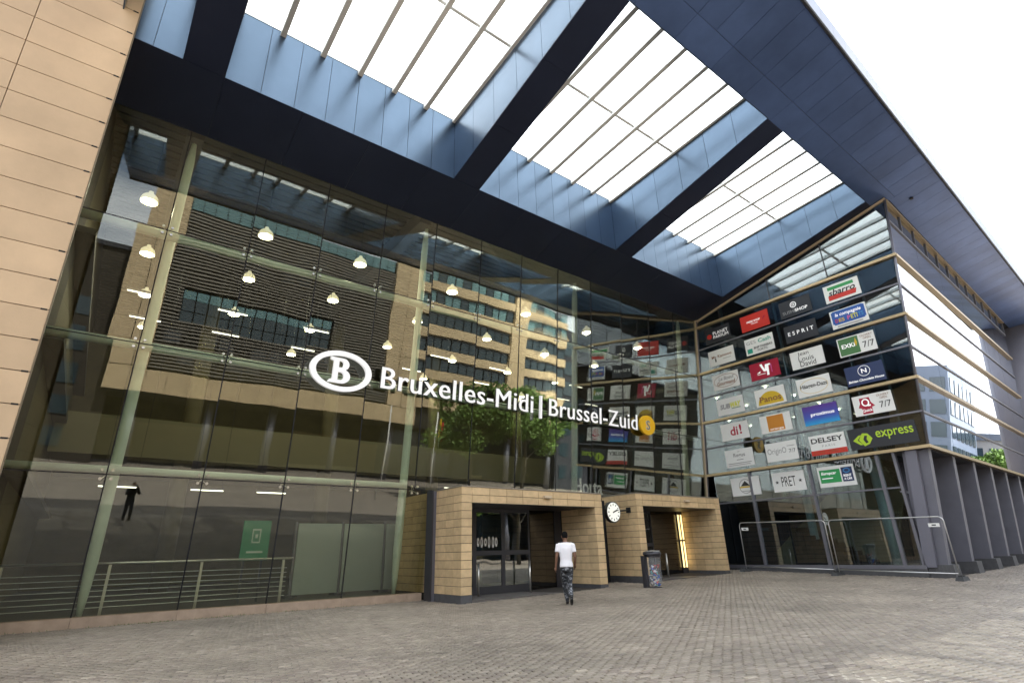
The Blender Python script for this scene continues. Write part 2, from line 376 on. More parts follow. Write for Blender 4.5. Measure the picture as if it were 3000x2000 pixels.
me = bpy.data.meshes.new('paving_stones'); me.vertices.add(len(AV)); me.vertices.foreach_set('co', AV.ravel())
me.loops.add(AF.size); me.loops.foreach_set('vertex_index', AF.ravel().astype(np.int32)); me.polygons.add(len(AF))
me.polygons.foreach_set('loop_start', np.arange(0, AF.size, 4, dtype=np.int32)); me.polygons.foreach_set('loop_total', np.full(len(AF), 4, dtype=np.int32))
me.update(); me.materials.append(M_pav); at = me.attributes.new('tone', 'FLOAT', 'FACE')
at.data.foreach_set('value', np.repeat(np.clip(rng.normal(.5, .15, N), 0, 1), len(PVF)).astype(np.float32))
o = bpy.data.objects.new('paving_stones', me); COL.objects.link(o); o.parent = ground; o['kind'] = 'stuff'

# ------------------------------------------------------------------ glass hall front (facade A)
XL = -1.62
hall = empty('glass_hall_front', (11, 16, 0), 'tall outward leaning glass front of the station hall with green steel posts', 'glass facade')
seams = [XL]+[.22+1.96*k for k in range(12)]+[23.72]
rows = [.235, 3.18, 6.30, 9.38, 12.62]
for i in range(len(seams)-1):
    for j in range(4):
        if j == 0 and seams[i] > 7.9 and seams[i+1] < 22: continue
        a, b = seams[i]+.012, seams[i+1]-.012
        if j == 0 and abs(seams[i]-6.1) < .3: b = 8.6
        o = bx('glass_pane', PA, a, b, rows[j]+.012, rows[j+1]-.012, -.012, 0, G_A, hall)
        o.rotation_euler = (random.gauss(0, .0028), 0, random.gauss(0, .004))
jm = MB()
for s in seams[1:-1]:
    z0 = rows[0] if (s < 8 or s > 22) else rows[1]
    jm.box(PA, s-.014, s+.014, z0, rows[-1], -.03, .004)
for r in rows[1:-1]: jm.box(PA, XL, 23.72, r-.011, r+.011, -.028, .002)
jm.build('silicone_joint', M_joint, hall)
bx('top_trim', PA, XL, 23.74, 12.63, 12.74, -.05, .10, M_trim, hall)
bx('edge_trim', PA, 23.66, 23.73, 3.2, 12.62, -.02, .06, M_trim, hall)
# stone curb under the glass, in lengths
cx = [XL-.1, .22, 2.18, 4.14, 6.1, 8.06, 8.55]
for a, b in zip(cx[:-1], cx[1:]): wbox('curb_stone', a+.004, b-.004, 15.74, 16.1, -.05, .225, M_curb, hall)
for x in (.36, 7.92, 15.45, 22.95):        # leaning posts with tapered feet
    z0 = .1 if x < 8 else .2
    top = PA(x, 12.4, -.55); bot = PA(x, z0, -.55)
    P = [Vector(bot).lerp(Vector(top), t) for t in (0, .04, .1, .5, .95, 1)]
    o = tube('steel_post', P, [.05, .09, .125, .125, .11, .06], M_green, hall, n=16)
for z, r, m in ((9.38, .12, M_green), (6.32, .115, M_green), (3.30, .085, M_green)):
    segs = [XL, 7.92, 15.45, 23.7] if z > 4 else [XL, 7.92]
    for a, b in zip(segs[:-1], segs[1:]): tube('steel_rail', [PA(a, z, -.38), PA(b, z, -.38)], r, m, hall, n=14)
spider_me = None
for s in seams[1:-1]:
    for r in rows[1:-1]:
        if r < 3.3 and s > 8.3: continue
        if spider_me is None:
            q = MB(); c0 = Vector((0, 0, 0))
            for dx, dz in ((-.1, -.1), (.1, -.1), (-.1, .1), (.1, .1)):
                q.tube([(0, .22, 0), (dx, .05, dz)], .012, 6); V, F = lathe([(0, -.005), (.034, -.005), (.034, .05), (0, .05)], (dx, 0, dz), 10, 'y'); q.add(V, F)
            q.tube([(0, .2, 0), (0, .36, 0)], .02, 6)
            o = q.build('spider_fitting', M_steel, hall, origin=(0, 0, 0)); spider_me = o.data
        else: o = bpy.data.objects.new('spider_fitting', spider_me); COL.objects.link(o); o.parent = hall
        o.location = Vector(PA(s, r, .004))-hall.location

# station name sign ------------------------------------------------------------------------
sign = empty('station_sign', PA(11.5, 6.0, .25), 'white station name letters, oval emblem and yellow disc fixed to the hall glass', 'sign')
letters_obj('Bruxelles-Midi', PA, 6.46, 12.52, 6.11, 6.78, .2, .28, M_letter, sign, space=1.05)
bx('divider_bar', PA, 12.87, 12.95, 5.96, 6.82, .2, .3, M_letter, sign)
letters_obj('Brussel-Zuid', PA, 13.32, 18.42, 6.12, 6.78, .2, .28, M_letter, sign, space=1.05)
def ellipse_ring(fn, cu, cv, ru, rv, iu, iv, w0, w1, n=48):
    V = []; F = []
    for k in range(n):
        a = 2*math.pi*k/n; c, s = math.cos(a), math.sin(a)
        V += [fn(cu+ru*c, cv+rv*s, w1), fn(cu+iu*c, cv+iv*s, w1), fn(cu+ru*c, cv+rv*s, w0), fn(cu+iu*c, cv+iv*s, w0)]
    for k in range(n):
        a, b = 4*k, 4*((k+1) % n); F += [(a, b, b+1, a+1), (a+2, a+3, b+3, b+2), (a, a+2, b+2, b), (a+1, b+1, b+3, a+3)]
    return V, F
def poly_ext(fn, pts, w0, w1):
    n = len(pts); V = [fn(p[0], p[1], w1) for p in pts]+[fn(p[0], p[1], w0) for p in pts]
    return V, [tuple(range(n)), tuple(range(2*n-1, n-1, -1))]+[(i, i+n, (i+1) % n+n, (i+1) % n) for i in range(n)]
def disc(fn, cu, cv, ru, rv, w0, w1, n=36): return poly_ext(fn, [(cu+ru*math.cos(2*math.pi*k/n), cv+rv*math.sin(2*math.pi*k/n)) for k in range(n)], w0, w1)
V, F = ellipse_ring(PA, 5.19, 6.42, .93, .60, .76, .46, .2, .3); mk('emblem_oval', V, F, M_letter, sign)
# the seriffed B of the emblem: stem with slab serifs and two bowls
def serif_B(fn, u0, v0, sx, sy, w0, w1):
    q = MB()
    def poly(p): V, F = poly_ext(fn, [(u0+sx*a, v0+sy*b) for a, b in p], w0, w1); q.add(V, F)
    poly([(.16, .0), (.40, .0), (.40, 1), (.16, 1)])
    poly([(-.04, .0), (.16, .0), (.16, .14), (.02, .10)]); poly([(.0, .90), (.16, .86), (.16, 1), (-.02, 1)])
    def bowl(cv, rv, tv, x0, ru, ti):
        n = 14; o_ = []; i_ = []
        for k in range(n+1):
            a = -math.pi/2+math.pi*k/n; o_.append((x0+ru*math.cos(a), cv+rv*math.sin(a))); i_.append((x0-.08+(ru-ti+.04)*math.cos(a), cv+(rv-tv)*math.sin(a)))
        o_ = [(.40, cv-rv)]+o_+[(.40, cv+rv)]; i_ = [(.40, cv-rv+tv)]+i_+[(.40, cv+rv-tv)]
        for k in range(len(o_)-1):
            V = [fn(u0+sx*p[0], v0+sy*p[1], w) for w in (w1, w0) for p in (o_[k], o_[k+1], i_[k+1], i_[k])]
            q.add(V, [(0, 1, 2, 3), (7, 6, 5, 4), (0, 4, 5, 1), (2, 6, 7, 3)])
    bowl(.755, .245, .11, .58, .32, .22); bowl(.28, .28, .12, .60, .40, .25)
    return q
serif_B(PA, 4.84, 6.06, .62, .74, .2, .3).build('emblem_letter', M_letter, sign)
V, F = disc(PA, 19.10, 6.41, .50, .43, .18, .30); yd = mk('yellow_disc', V, F, M_yel, sign)
text_obj('disc_letter', 'S', PA, 18.96, 19.24, 6.20, 6.62, .301, .315, M_white, yd, off=.03)
text_obj('disc_letter_line', 'S', PA, 18.985, 19.215, 6.22, 6.60, .316, .320, M_black, yd, off=-.005)

# ------------------------------------------------------------------ sandstone tower on the left
tower = empty('stone_clad_tower', (-5, 16, 0), 'leaning tower wall clad in beige sandstone panels left of the glass front', 'tower')
XT = -1.33; TW = 2.5; TKS = .851
zj = [-.1]+[1.32+TKS*(.5+.713*k-1.32) for k in range(-1, 34)]; zj = [z for z in zj if z >= -.1]
xt = [XT, -2.93, -4.6, -6.3, -7.9]
for a, b in zip(zj[:-1], zj[1:]):
    if b-a < .05: continue
    for c, d in zip(xt[:-1], xt[1:]): bx('cladding_panel', PA, d+.007, c-.007, a+.008, b-.008, TW-.08, TW, M_stone, tower)
    PT = lambda u, v, w: PA(XT-.02-.25*(TW-u)/TW-.08+w, v, u)          # side wall facing the hall glass
    for c, d in ((.02, .86), (.86, 1.68), (1.68, 2.47)): bx('cladding_panel', PT, c+.007, d-.007, a+.008, b-.008, 0, .06, M_stone, tower)
bx('tower_core', PA, -9.5, XT-.38, -.1, 20.5, -3.2, TW-.09, M_joint, tower)
for z in zj[1:]: bx('joint_clip', PA, XT-.13, XT-.03, z-.016, z+.016, TW-.02, TW+.004, M_joint, tower)
bx('corner_trim', PA, XT-.006, XT+.016, -.1, 20.0, TW-.10, TW-.02, mat('tan_trim', (.24, .19, .13), .5), tower)

# ------------------------------------------------------------------ canopy
can = empty('entrance_canopy', (10, 8, 12.5), 'dark blue canopy with deep skylight wells sloping over the station entrance', 'canopy')
wells = [(-1.62, -.35), (.6, 7.52), (8.54, 15.42), (16.42, 23.24)]
WY0, WY1 = 5.65, 12.6; CX0, CX1 = -1.64, 48.0
def sof(name, x0, x1, y0, y1, m): return bx(name, PS, x0, x1, y0, y1, 0, .04, m, can)
# strip by the glass, in lengths
xe = CX0
for xn in [.6, 2.6, 4.6, 6.6, 8.6, 10.6, 12.6, 14.6, 16.6, 18.6, 20.6, 22.6, 23.9]:
    sof('soffit_panel', xe+.004, xn-.004, WY1+.006, 14.62, M_rib); xe = xn
ribx = [v for w in wells for v in w][1:]+[23.95]
for k in range(0, len(ribx), 2):
    a, b = ribx[k], ribx[k+1]
    for y0, y1 in ((WY0, 7.95), (7.95, 10.25), (10.25, WY1)): sof('rib_panel', a, b, y0+.004, y1-.004, M_rib)
x = CX0
while x < CX1-.5:
    x2 = x+1.72
    sof('soffit_panel', x+.004, x2-.004, 4.86, WY0-.004, M_soff) if x < 23.3 else None
    x = x2
x = CX0
while x < CX1-.2:
    a, b = x+.006, x+.86-.006
    V = [(a, ye(a), zs(ye(a))), (b, ye(b), zs(ye(b))), (b, 4.85, zs(4.85)), (a, 4.85, zs(4.85))]
    if x > 23.9: V[2] = (b, 5.05+.034*(b-23.7), zs(5.05+.034*(b-23.7))); V[3] = (a, 5.05+.034*(a-23.7), zs(5.05+.034*(a-23.7)))
    V = V+[(p[0], p[1], p[2]+.04) for p in V]; mk('soffit_panel', V, fixn(V), M_soff, can)
    x += .86
x = CX0
while x < CX1-.2:
    a, b = x+.006, x+.86-.006
    V = [(p, ye(p)-dy, zs(ye(p))+dz) for dy, dz in ((.03, -.02), (.10, .62)) for p in (a, b)]
    V = [V[0], V[1], V[3], V[2]]; V = V+[(p[0], p[1]+.05, p[2]) for p in V]; mk('fascia_panel', V, fixn(V), M_fasc, can); x += .86
V, F = tubeg([(CX0, ye(CX0)-.02, zs(ye(CX0))-.03), (CX1, ye(CX1)-.02, zs(ye(CX1))-.03)], .05, 6); mk('edge_bead', V, F, M_dgrey, can)
# body of the canopy above the panels
body = MB()
def slab(x0, x1, y0, y1, t0, t1):   # top heights at y0 and y1, bottom = soffit + .05
    V = [(x0, y0, zs(y0)+.05), (x1, y0, zs(y0)+.05), (x1, y1, zs(y1)+.05), (x0, y1, zs(y1)+.05), (x0, y0, t0), (x1, y0, t0), (x1, y1, t1), (x0, y1, t1)]
    body.add(V, fixn(V))
slab(CX0, 24.2, WY1+.05, 14.66, zg(WY1)+.12, 15.2)
for k in range(0, len(ribx), 2): slab(ribx[k]+.05, ribx[k+1]-.05, WY0, WY1, zg(WY0)+.12, zg(WY1)+.12)
V = [(CX0, ye(CX0)+.03, zs(ye(CX0))+.05), (CX1, ye(CX1)+.03, zs(ye(CX1))+.05), (CX1, WY0-.03, zs(WY0)+.05), (CX0, WY0-.03, zs(WY0)+.05),
     (CX0, ye(CX0)+.03, zs(ye(CX0))+.6), (CX1, ye(CX1)+.03, zs(ye(CX1))+.6), (CX1, WY0-.03, zg(WY0)+.12), (CX0, WY0-.03, zg(WY0)+.12)]
body.add(V, fixn(V)); slab(24.2, CX1, WY0-.03, 14.66, zg(WY0)+.12, 15.2)
body.build('canopy_body', M_joint, can)
# well walls
def wallq(name, a, b, m, dz0=.0):  # vertical panel between two xy points, from soffit to skylight, set proud of the body
    (x0, y0), (x1, y1) = a, b; d = Vector((x1-x0, y1-y0, 0)).normalized(); nrm = Vector((-d.y, d.x, 0))*.03
    V = [(x0, y0, zs(y0)+.002), (x1, y1, zs(y1)+.002), (x1, y1, zg(y1)-.02), (x0, y0, zg(y0)-.02)]
    V = V+[(p[0]+nrm.x, p[1]+nrm.y, p[2]) for p in V]; return mk(name, V, fixn(V), m, can)
for (a, b) in wells:
    nb = 8 if b-a > 3 else 2; w = (b-a)/nb
    for k in range(nb):
        wallq('well_panel', (a+k*w+.006, WY1), (a+(k+1)*w-.006, WY1), M_well); wallq('well_panel', (a+(k+1)*w-.006, WY0), (a+k*w+.006, WY0), M_well)
    yy = [WY0+(WY1-WY0)*k/6 for k in range(7)]
    for k in range(6):
        wallq('well_panel', (b, yy[k+1]-.006), (b, yy[k]+.006), M_well); wallq('well_panel', (a, yy[k]+.006), (a, yy[k+1]-.006), M_well)
    ng = 6 if b-a > 3 else 1; q = (b-a)/ng
    for k in range(1, ng):
        x = a+k*q; V = [(x+dx, y, zg(y)+dz) for dx in (-.075, .075) for y, dz in ((WY0, -.16), (WY1, -.16), (WY1, .03), (WY0, .03))]
        V = [V[0], V[1], V[2], V[3], V[4], V[5], V[6], V[7]]; mk('glazing_bar', V, fixn(V), M_bar, can)
    for xx in (a+.06, b-.06):
        V = [(xx+dx, y, zg(y)+dz) for dx in (-.05, .05) for y, dz in ((WY0, -.12), (WY1, -.12), (WY1, .03), (WY0, .03))]; mk('glazing_bar', V, fixn(V), M_bar, can)
    for k in range(ng):
        x0, x1 = a+k*q+.08, a+(k+1)*q-.08; ym = 9.25
        V = [(x, y, zg(y)+dz) for x in (x0, x1) for y, dz in ((ym-.045, -.06), (ym+.045, -.06), (ym+.045, .02), (ym-.045, .02))]; mk('cross_bar', V, fixn(V), M_bar, can)
        for y0, y1 in ((WY0, ym-.05), (ym+.05, WY1)):
            V = [(x0, y0, zg(y0)), (x1, y0, zg(y0)), (x1, y1, zg(y1)), (x0, y1, zg(y1))]; V += [(p[0], p[1], p[2]+.012) for p in V]
            mk('skylight_pane', V, fixn(V), G_S, can)
# small round soffit sensor near the annex corner
V, F = lathe([(0, 0), (.07, 0), (.07, .06), (0, .06)], (25.0, 4.5, zs(4.5)-.05), 14); mk('soffit_sensor', V, F, M_black, can)

# ------------------------------------------------------------------ glass annex (walls B and C)
ann = empty('glass_annex', (30, 10, 0), 'glass corner annex with brass rails and leaning slate pillars right of the entrances', 'building')
CL = 21.5
rowsB = [4.5, 5.77, 7.03, 8.27, 9.52, 10.80, 12.0]
def yc(z): return 6.23-LC*(z-4.5)            # corner position on wall B
def ya(z): return YA-LEAN*(z-ZA)             # junction with the hall glass
def qpane(name, corners, nrm, th, m, par):
    n = Vector(nrm).normalized()*th; V = [tuple(c) for c in corners]+[tuple(Vector(c)+n) for c in corners]; return mk(name, V, fixn(V), m, par)
cols = [0, .25, .5, .75, 1.0]
for j in range(6):
    z0, z1 = rowsB[j]+.03, rowsB[j+1]-.03
    yb = [15.2-2.12*k for k in range(4)]
    edges = [None]+[13.25-.0, 10.58, 7.95]+[None]
    for k in range(4):
        def e(i, z): return (ya(z)-.06) if i == 0 else (yc(z)+.03 if i == 4 else edges[i])
        qpane('glass_pane', [PB(e(k, z0)-.008, z0), PB(e(k+1, z0)+.008, z0), PB(e(k+1, z1)+.008, z1), PB(e(k, z1)-.008, z1)], (1, 0, 0), .012, G_B, ann)
    for k in range(6):
        u0, u1 = k*CL/6+.012, (k+1)*CL/6-.012
        if k == 0: u0 = .03
        bx('glass_pane', PC, u0, u1, z0, z1, -.012, 0, G_C, ann)
# clerestory of wall B below the sloping soffit
ztop = lambda y: zs(y)-.12
for y0, y1 in ((14.5, 13.25), (13.25, 10.58), (10.58, 7.95), (7.95, 5.2)):
    yl = min(y0, 14.48); yr = y1 if y1 > 5.3 else yc(12.03)+.03; yrt = y1 if y1 > 5.3 else yc(14.4)+.03
    qpane('glass_pane', [PB(yl-.008, 12.03), PB(yr+.008, 12.03), PB(yrt+.008, ztop(yrt)), PB(yl-.008, ztop(yl))], (1, 0, 0), .012, G_B, ann)
    if yr > 5.6: wbox('mullion', XB-.02, XB+.06, yr-.02, yr+.02, 12.03, ztop(yr), M_dgrey, ann)
q = MB(); V = [PB(14.6, zs(14.6)-.13, .05), PB(5.1, zs(5.1)-.13, .05), PB(5.1, zs(5.1)-.03, .05), PB(14.6, zs(14.6)-.03, .05)]; V += [(p[0]+.12, p[1], p[2]) for p in V]
mk('sloping_head_trim', V, fixn(V), M_trim, ann)
for j, z in enumerate(rowsB):
    br = (j % 2 == 0); m = M_brass if br else M_grey; h = .055 if br else .035; d = .12 if br else .05
    bx('brass_rail' if br else 'transom', PB, ya(z)-.02, yc(z)-d*.9, z-h, z+h, -.03, d, m, ann)
    bx('brass_rail' if br else 'transom', PC, -d*.3, CL, z-h, z+h, -.03, d, m, ann)
bx('transom', PC, .02, CL, 13.55, 13.62, -.02, .05, M_grey, ann)
bx('brass_rail', PC, 0, CL, 14.42, 14.52, -.02, .10, M_brass, ann)
for k in range(12):
    u0, u1 = k*CL/12+.05, (k+1)*CL/12-.05
    bx('glass_pane', PC, u0, u1, 13.63, 14.41, -.03, -.018, G_B, ann)
    bx('mullion', PC, u1+.02, u1+.08, 13.62, 14.42, -.02, .03, M_grey, ann)
for k in range(6):
    u0, u1 = k*CL/6+.012, (k+1)*CL/6-.012
    bx('glass_pane', PC, max(u0, .03), u1, 12.06, 13.54, -.012, 0, G_C, ann)
tube('corner_post', [PC(0, 4.45, .02), PC(0, 14.5, .02)], .05, M_grey, ann, n=8)
tube('corner_post', [PB(ya(3.0)-.06, 3.0, .03), PB(ya(12.4)-.06, 12.4, .03)], .04, M_grey, ann, n=8)
# inner blue-green mullion fins of the annex
for y in (13.25, 10.58, 7.95, 6.9):
    wbox('mullion_fin', XB+.10, XB+.30, y-.03, y+.03, 4.6, 13.0 if y > 7 else 11.9, mat('teal_fin', (.10, .17, .19), .3, .3), ann)
# ground floor of wall B
gb = [(15.1, 13.22), (13.22, 10.55), (10.55, 7.97), (7.97, 7.38)]
for a, b in gb:
    for z0, z1 in ((.52, 3.15), (3.21, 4.44)):
        qpane('glass_pane', [PB(a-.05, z0, -.10), PB(b+.05, z0, -.10), PB(b+.05, z1, -.10), PB(a-.05, z1, -.10)], (1, 0, 0), .012, G_B, ann)
    wbox('mullion', XB+.02, XB+.2, b-.05, b+.05, .5, 4.44, M_grey, ann)
wbox('transom', XB+.04, XB+.16, 7.40, 15.1, 3.15, 3.21, M_grey, ann)
wbox('sill', XB-.02, XB+.2, 7.3, 15.3, .40, .52, M_grey, ann)
for a, b in ((15.3, 13.22), (13.22, 10.55), (10.55, 7.3)): wbox('plinth_stone', XB-.02, XB+.3, b+.004, a-.004, -.1, .39, M_plinth, ann)
# ground floor of wall C: recessed glass behind leaning pillars
def PCg(u, z, w=0.): p = Vector((XB, 7.45, 0))+u*_dc; p += w*Vector((math.sin(CA), -math.cos(CA), 0)); return (p.x, p.y, z)
for k in range(7):
    u0, u1 = .1+k*3.1, 3.2+k*3.1
    for z0, z1 in ((.5, 3.0), (3.06, 4.4)): bx('glass_pane', PCg, u0+.04, u1-.04, z0, z1, -.012, 0, G_B, ann)
    bx('mullion', PCg, u1-.04, u1+.04, .1, 4.42, -.1, .06, M_grey, ann)
bx('transom', PCg, .1, 21.8, 3.0, 3.06, -.06, .05, M_grey, ann); bx('plinth_stone', PCg, .1, 21.8, -.1, .48, -.3, .03, M_plinth, ann)
V = [PB(7.38, .45, -.02), PB(7.02, .45, -.02), PB(6.62, 4.46, -.02), PB(6.98, 4.46, -.02)]; V += [(p[0]+.16, p[1], p[2]) for p in V]
mk('corner_pillar', V, fixn(V), mat('light_slate_paint', (.16, .16, .20), .45, .25), ann)
for k in range(7):
    u = .42+3.14*k; p = Vector((XB, 0, 0))+u*_dc; g = gz(p.x, 6.8)
    off = math.sin(CA)*u
    V = [(p.x-.16, 6.72+off, .42+g), (p.x+.16, 6.72+off, .42+g), (p.x+.16, 7.55+off, .42+g), (p.x-.16, 7.55+off, .42+g),
         (p.x-.16, 6.30+off, 4.45), (p.x+.16, 6.30+off, 4.45), (p.x+.16, 7.13+off, 4.45), (p.x-.16, 7.13+off, 4.45)]
    o = mk('leaning_pillar', V, fixn(V), M_pill, ann)
    wbox('pillar_base', p.x-.3, p.x+.34, 6.55+off, 7.7+off, g-.1, g+.43, M_plinth, o)
# ceiling under the overhang
V = [(XB-.0, 6.32, 4.43), (XB+CL, 6.32+math.sin(CA)*CL, 4.43), (XB+CL, 8.2+math.sin(CA)*CL, 4.43), (XB, 8.2, 4.43)]; V += [(p[0], p[1], p[2]+.05) for p in V]
mk('overhang_soffit', V, fixn(V), M_dgrey, ann)
# interior of the annex
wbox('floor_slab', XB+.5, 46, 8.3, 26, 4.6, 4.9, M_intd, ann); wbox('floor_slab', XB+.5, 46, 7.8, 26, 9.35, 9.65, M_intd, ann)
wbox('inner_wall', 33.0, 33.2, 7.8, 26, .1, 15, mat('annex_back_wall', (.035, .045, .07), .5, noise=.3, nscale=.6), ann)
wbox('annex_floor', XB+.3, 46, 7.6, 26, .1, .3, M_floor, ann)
V = [(27.5, 9.6, .3), (27.5, 14.6, .3), (27.5, 14.6, 1.0), (27.5, 10.4, 4.4), (27.5, 9.0, 4.4), (27.5, 8.6, 3.2)]; V2 = [(p[0]+.25, p[1], p[2]) for p in V]
mk('stair_wall', V+V2, [(0, 1, 2, 3, 4, 5), (11, 10, 9, 8, 7, 6)]+[(i, i+6, (i+1) % 6+6, (i+1) % 6) for i in range(6)], mat('stair_wall_beige', (.26, .23, .14), .7), ann)
for k in range(10): wbox('stair_step', 25.6, 27.45, 9.8+.3*k, 10.08+.3*k, .3, .3+.17*(k+1), M_intd, ann)
for y in (12.0, 9.0): tube('inner_column', [(26.2, y, .3), (26.2, y, 4.6)], .17, M_green, ann, n=12)

# round pier at the far end of the annex
pier = MB(); V, F = tubeg([(49.3, 8.35, -.1), (49.3, 6.55, 16.0)], 2.6, 40); pier.add(V, F)
tag(pier.build('round_pier', mat('pier_paint', (.16, .16, .20), .5, .15, noise=.08, nscale=.5), smooth=True, origin=(49.3, 8.3, 0)), 'thick round grey pier closing the far end of the glass annex', 'pier')

# ------------------------------------------------------------------ shells that close the hall: roof, inner walls, floor (setting of the hall)
inn = empty('station_hall', (10, 26, 0), 'dim station hall behind the glass front with olive walls and mezzanine', 'building')
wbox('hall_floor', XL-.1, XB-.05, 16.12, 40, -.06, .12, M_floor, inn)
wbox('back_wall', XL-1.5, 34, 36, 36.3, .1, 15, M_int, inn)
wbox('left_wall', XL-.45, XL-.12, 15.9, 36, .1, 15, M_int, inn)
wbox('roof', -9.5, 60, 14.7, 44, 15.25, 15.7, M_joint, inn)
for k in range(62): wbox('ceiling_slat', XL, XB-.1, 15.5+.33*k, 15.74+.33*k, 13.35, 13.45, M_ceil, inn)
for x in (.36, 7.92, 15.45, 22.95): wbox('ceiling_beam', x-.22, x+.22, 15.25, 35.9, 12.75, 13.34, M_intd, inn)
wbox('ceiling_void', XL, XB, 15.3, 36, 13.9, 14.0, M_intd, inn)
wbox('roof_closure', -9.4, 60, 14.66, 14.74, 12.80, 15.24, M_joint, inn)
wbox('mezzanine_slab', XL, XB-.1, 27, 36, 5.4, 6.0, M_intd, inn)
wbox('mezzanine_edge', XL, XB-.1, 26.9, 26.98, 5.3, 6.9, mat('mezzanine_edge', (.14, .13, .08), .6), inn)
for k in range(4): tube('hall_column', [(3+6.2*k, 27.6, .1), (3+6.2*k, 27.6, 13.4)], .35, M_int, inn, n=14)
# dividing wall with ladder like frame near the left wall
for z in (3.3, 6.4, 9.4): wbox('wall_ledge', XL-.1, XL+.35, 16.3, 35, z, z+.18, M_intd, inn)
text_obj('wall_lettering', 'Horta', lambda u, v, w: (u, 21.0-w, v), 20.2, 22.3, 4.05, 4.85, 0, .05, mat('pale_lettering', (.5, .5, .5), .5, emit=(1, 1, 1), estr=.12), inn)
wbox('annex_back', XB-.3, 46, 26.2, 26.5, .1, 15, M_intd, inn); wbox('annex_end', 46.1, 46.4, 8.6, 26.5, .1, 15, M_intd, inn); wbox('shop_front', 15, XB-.3, 30.0, 30.2, .1, 5.3, mat('shop_dark_blue', (.02, .025, .04), .4), inn)
# pendant lamps
lampx = [-.35, 2.85, 6.05, 9.9, 13.7, 17.45, 21.15]; lampy = [16.55, 19.95, 23.6, 27.3]
ROWL = ['glowing bell shaped pendant lamp in the row right behind the hall glass', 'glowing bell shaped pendant lamp in the second row from the hall glass', 'glowing bell shaped pendant lamp in the third row from the hall glass', 'glowing bell shaped pendant lamp in the row above the mezzanine edge']
proto = None
for i, x in enumerate(lampx):
    for j, y in enumerate(lampy):
        x_ = x+.25*j
        if j == 3 and i % 2: continue
        if proto is None:
            proto = empty('pendant_lamp', (x_, y, 11.0), ROWL[0], 'lamp', 'pendant lamps hanging in the station hall')
            V, F = lathe([(.02, .36), (.06, .35), (.07, .27), (.13, .24), (.195, .17), (.225, .07), (.23, 0), (.21, 0), (.18, .14)], (x_, y, 11.0), 20); mk('lamp_shade', V, F, M_shade, proto, smooth=True)
            V, F = lathe([(0, -.05), (.10, -.04), (.17, -.015), (.205, .01), (.205, .04), (0, .05)], (x_, y, 11.0), 18); mk('lamp_lens', V, F, M_lamp, proto)
            pld = bpy.data.lights.new('lamp_light', 'POINT'); pld.energy = 26; pld.color = (1, .90, .68); pld.shadow_soft_size = .05
            plo = bpy.data.objects.new('lamp_light', pld); COL.objects.link(plo); plo.parent = proto; plo.location = (0, 0, -.075)
            tube('lamp_cord', [(x_, y, 11.35), (x_, y, 13.4)], .012, M_black, proto, n=5)
        else:
            r = proto.copy(); COL.objects.link(r); r.location = (x_, y, 11.0); r['label'] = ROWL[j]
            for ch in [c for c in proto.children]:
                c = ch.copy(); COL.objects.link(c); c.parent = r
k = 0
for y, z, xl in ((18.6, 9.0, (.1, 2.6, 5.4, 10.6, 13.6, 18.5)), (20.8, 9.0, (.3, 2.8, 5.6, 10.4, 14.2, 19.6, 21.8)), (19.4, 3.3, (.6, 2.9, 4.8)), (29, 5.0, (11, 14, 17.5, 20.5))):
    for x in xl:
        t = empty('strip_light', (x, y, z), {18.6: 'thin high strip light hung nearest behind the hall glass', 20.8: 'thin high strip light hung deeper inside the hall', 19.4: 'thin low strip light hung above the inner railing', 29: 'thin strip light fixed under the mezzanine'}[y], 'lamp', 'strip lights in the station hall')
        wbox('tube_light', x-.45, x+.45, y-.018, y+.018, z, z+.03, M_strip, t); wbox('light_housing', x-.47, x+.47, y-.04, y+.04, z+.032, z+.10, M_dgrey, t)
        for dx in (-.4, .4): tube('suspension_wire', [(x+dx, y, z+.10), (x+dx, y, 13.4 if y < 27 else 5.4)], .006, M_black, t, n=4)
# railing inside the left part of the glass
rail = empty('inner_railing', (1.8, 16.9, .12), 'stainless steel railing with seven thin bars inside the lower glass', 'railing')
for x in (-1.2, .75, 2.7, 4.75):
    wbox('rail_post', x-.03, x+.03, 16.86, 16.92, .12, 1.26, M_steel, rail); wbox('post_foot', x-.12, x+.12, 16.8, 16.98, .121, .14, M_steel, rail)
tube('handrail', [(-1.55, 16.84, 1.29), (5.0, 16.84, 1.29)], .026, M_steel, rail, n=10)
for k in range(7): tube('rail_bar', [(-1.55, 16.83, .34+.118*k), (4.85, 16.83, .34+.118*k)], .010, M_steel, rail, n=6)
# site hoarding, poster and stickers inside
hd = empty('white_hoarding', (7.5, 19.2, .12), 'pale grey site hoarding panels standing inside behind the glass', 'hoarding')
for k in range(3): wbox('hoarding_panel', 5.7+1.55*k, 7.2+1.55*k, 19.0, 19.05, .2, 2.35, M_hoard, hd)
for k in range(4): wbox('hoarding_post', 5.6+1.55*k, 5.66+1.55*k, 18.98, 19.08, .12, 2.4, M_grey, hd); wbox('hoarding_foot', 5.45+1.55*k, 5.82+1.55*k, 18.8, 19.3, .121, .2, M_plinth, hd)
ps = empty('green_poster', (4.3, 18.5, .12), 'green poster stand with a white phone symbol inside the glass', 'poster')
mgp = mat('poster_green', (.012, .10, .045), .5, emit=(.02, .3, .12), estr=.05)
wbox('poster_panel', 3.9, 4.68, 18.4, 18.46, 1.25, 2.38, mgp, ps); q = MB()
for u0, u1, v0, v1 in ((4.17, 4.20, 1.74, 2.14), (4.38, 4.41, 1.74, 2.14), (4.20, 4.38, 1.74, 1.78), (4.20, 4.38, 2.10, 2.14), (4.26, 4.33, 1.88, 1.99)): q.box(W, u0, u1, 18.385, 18.397, v0, v1)
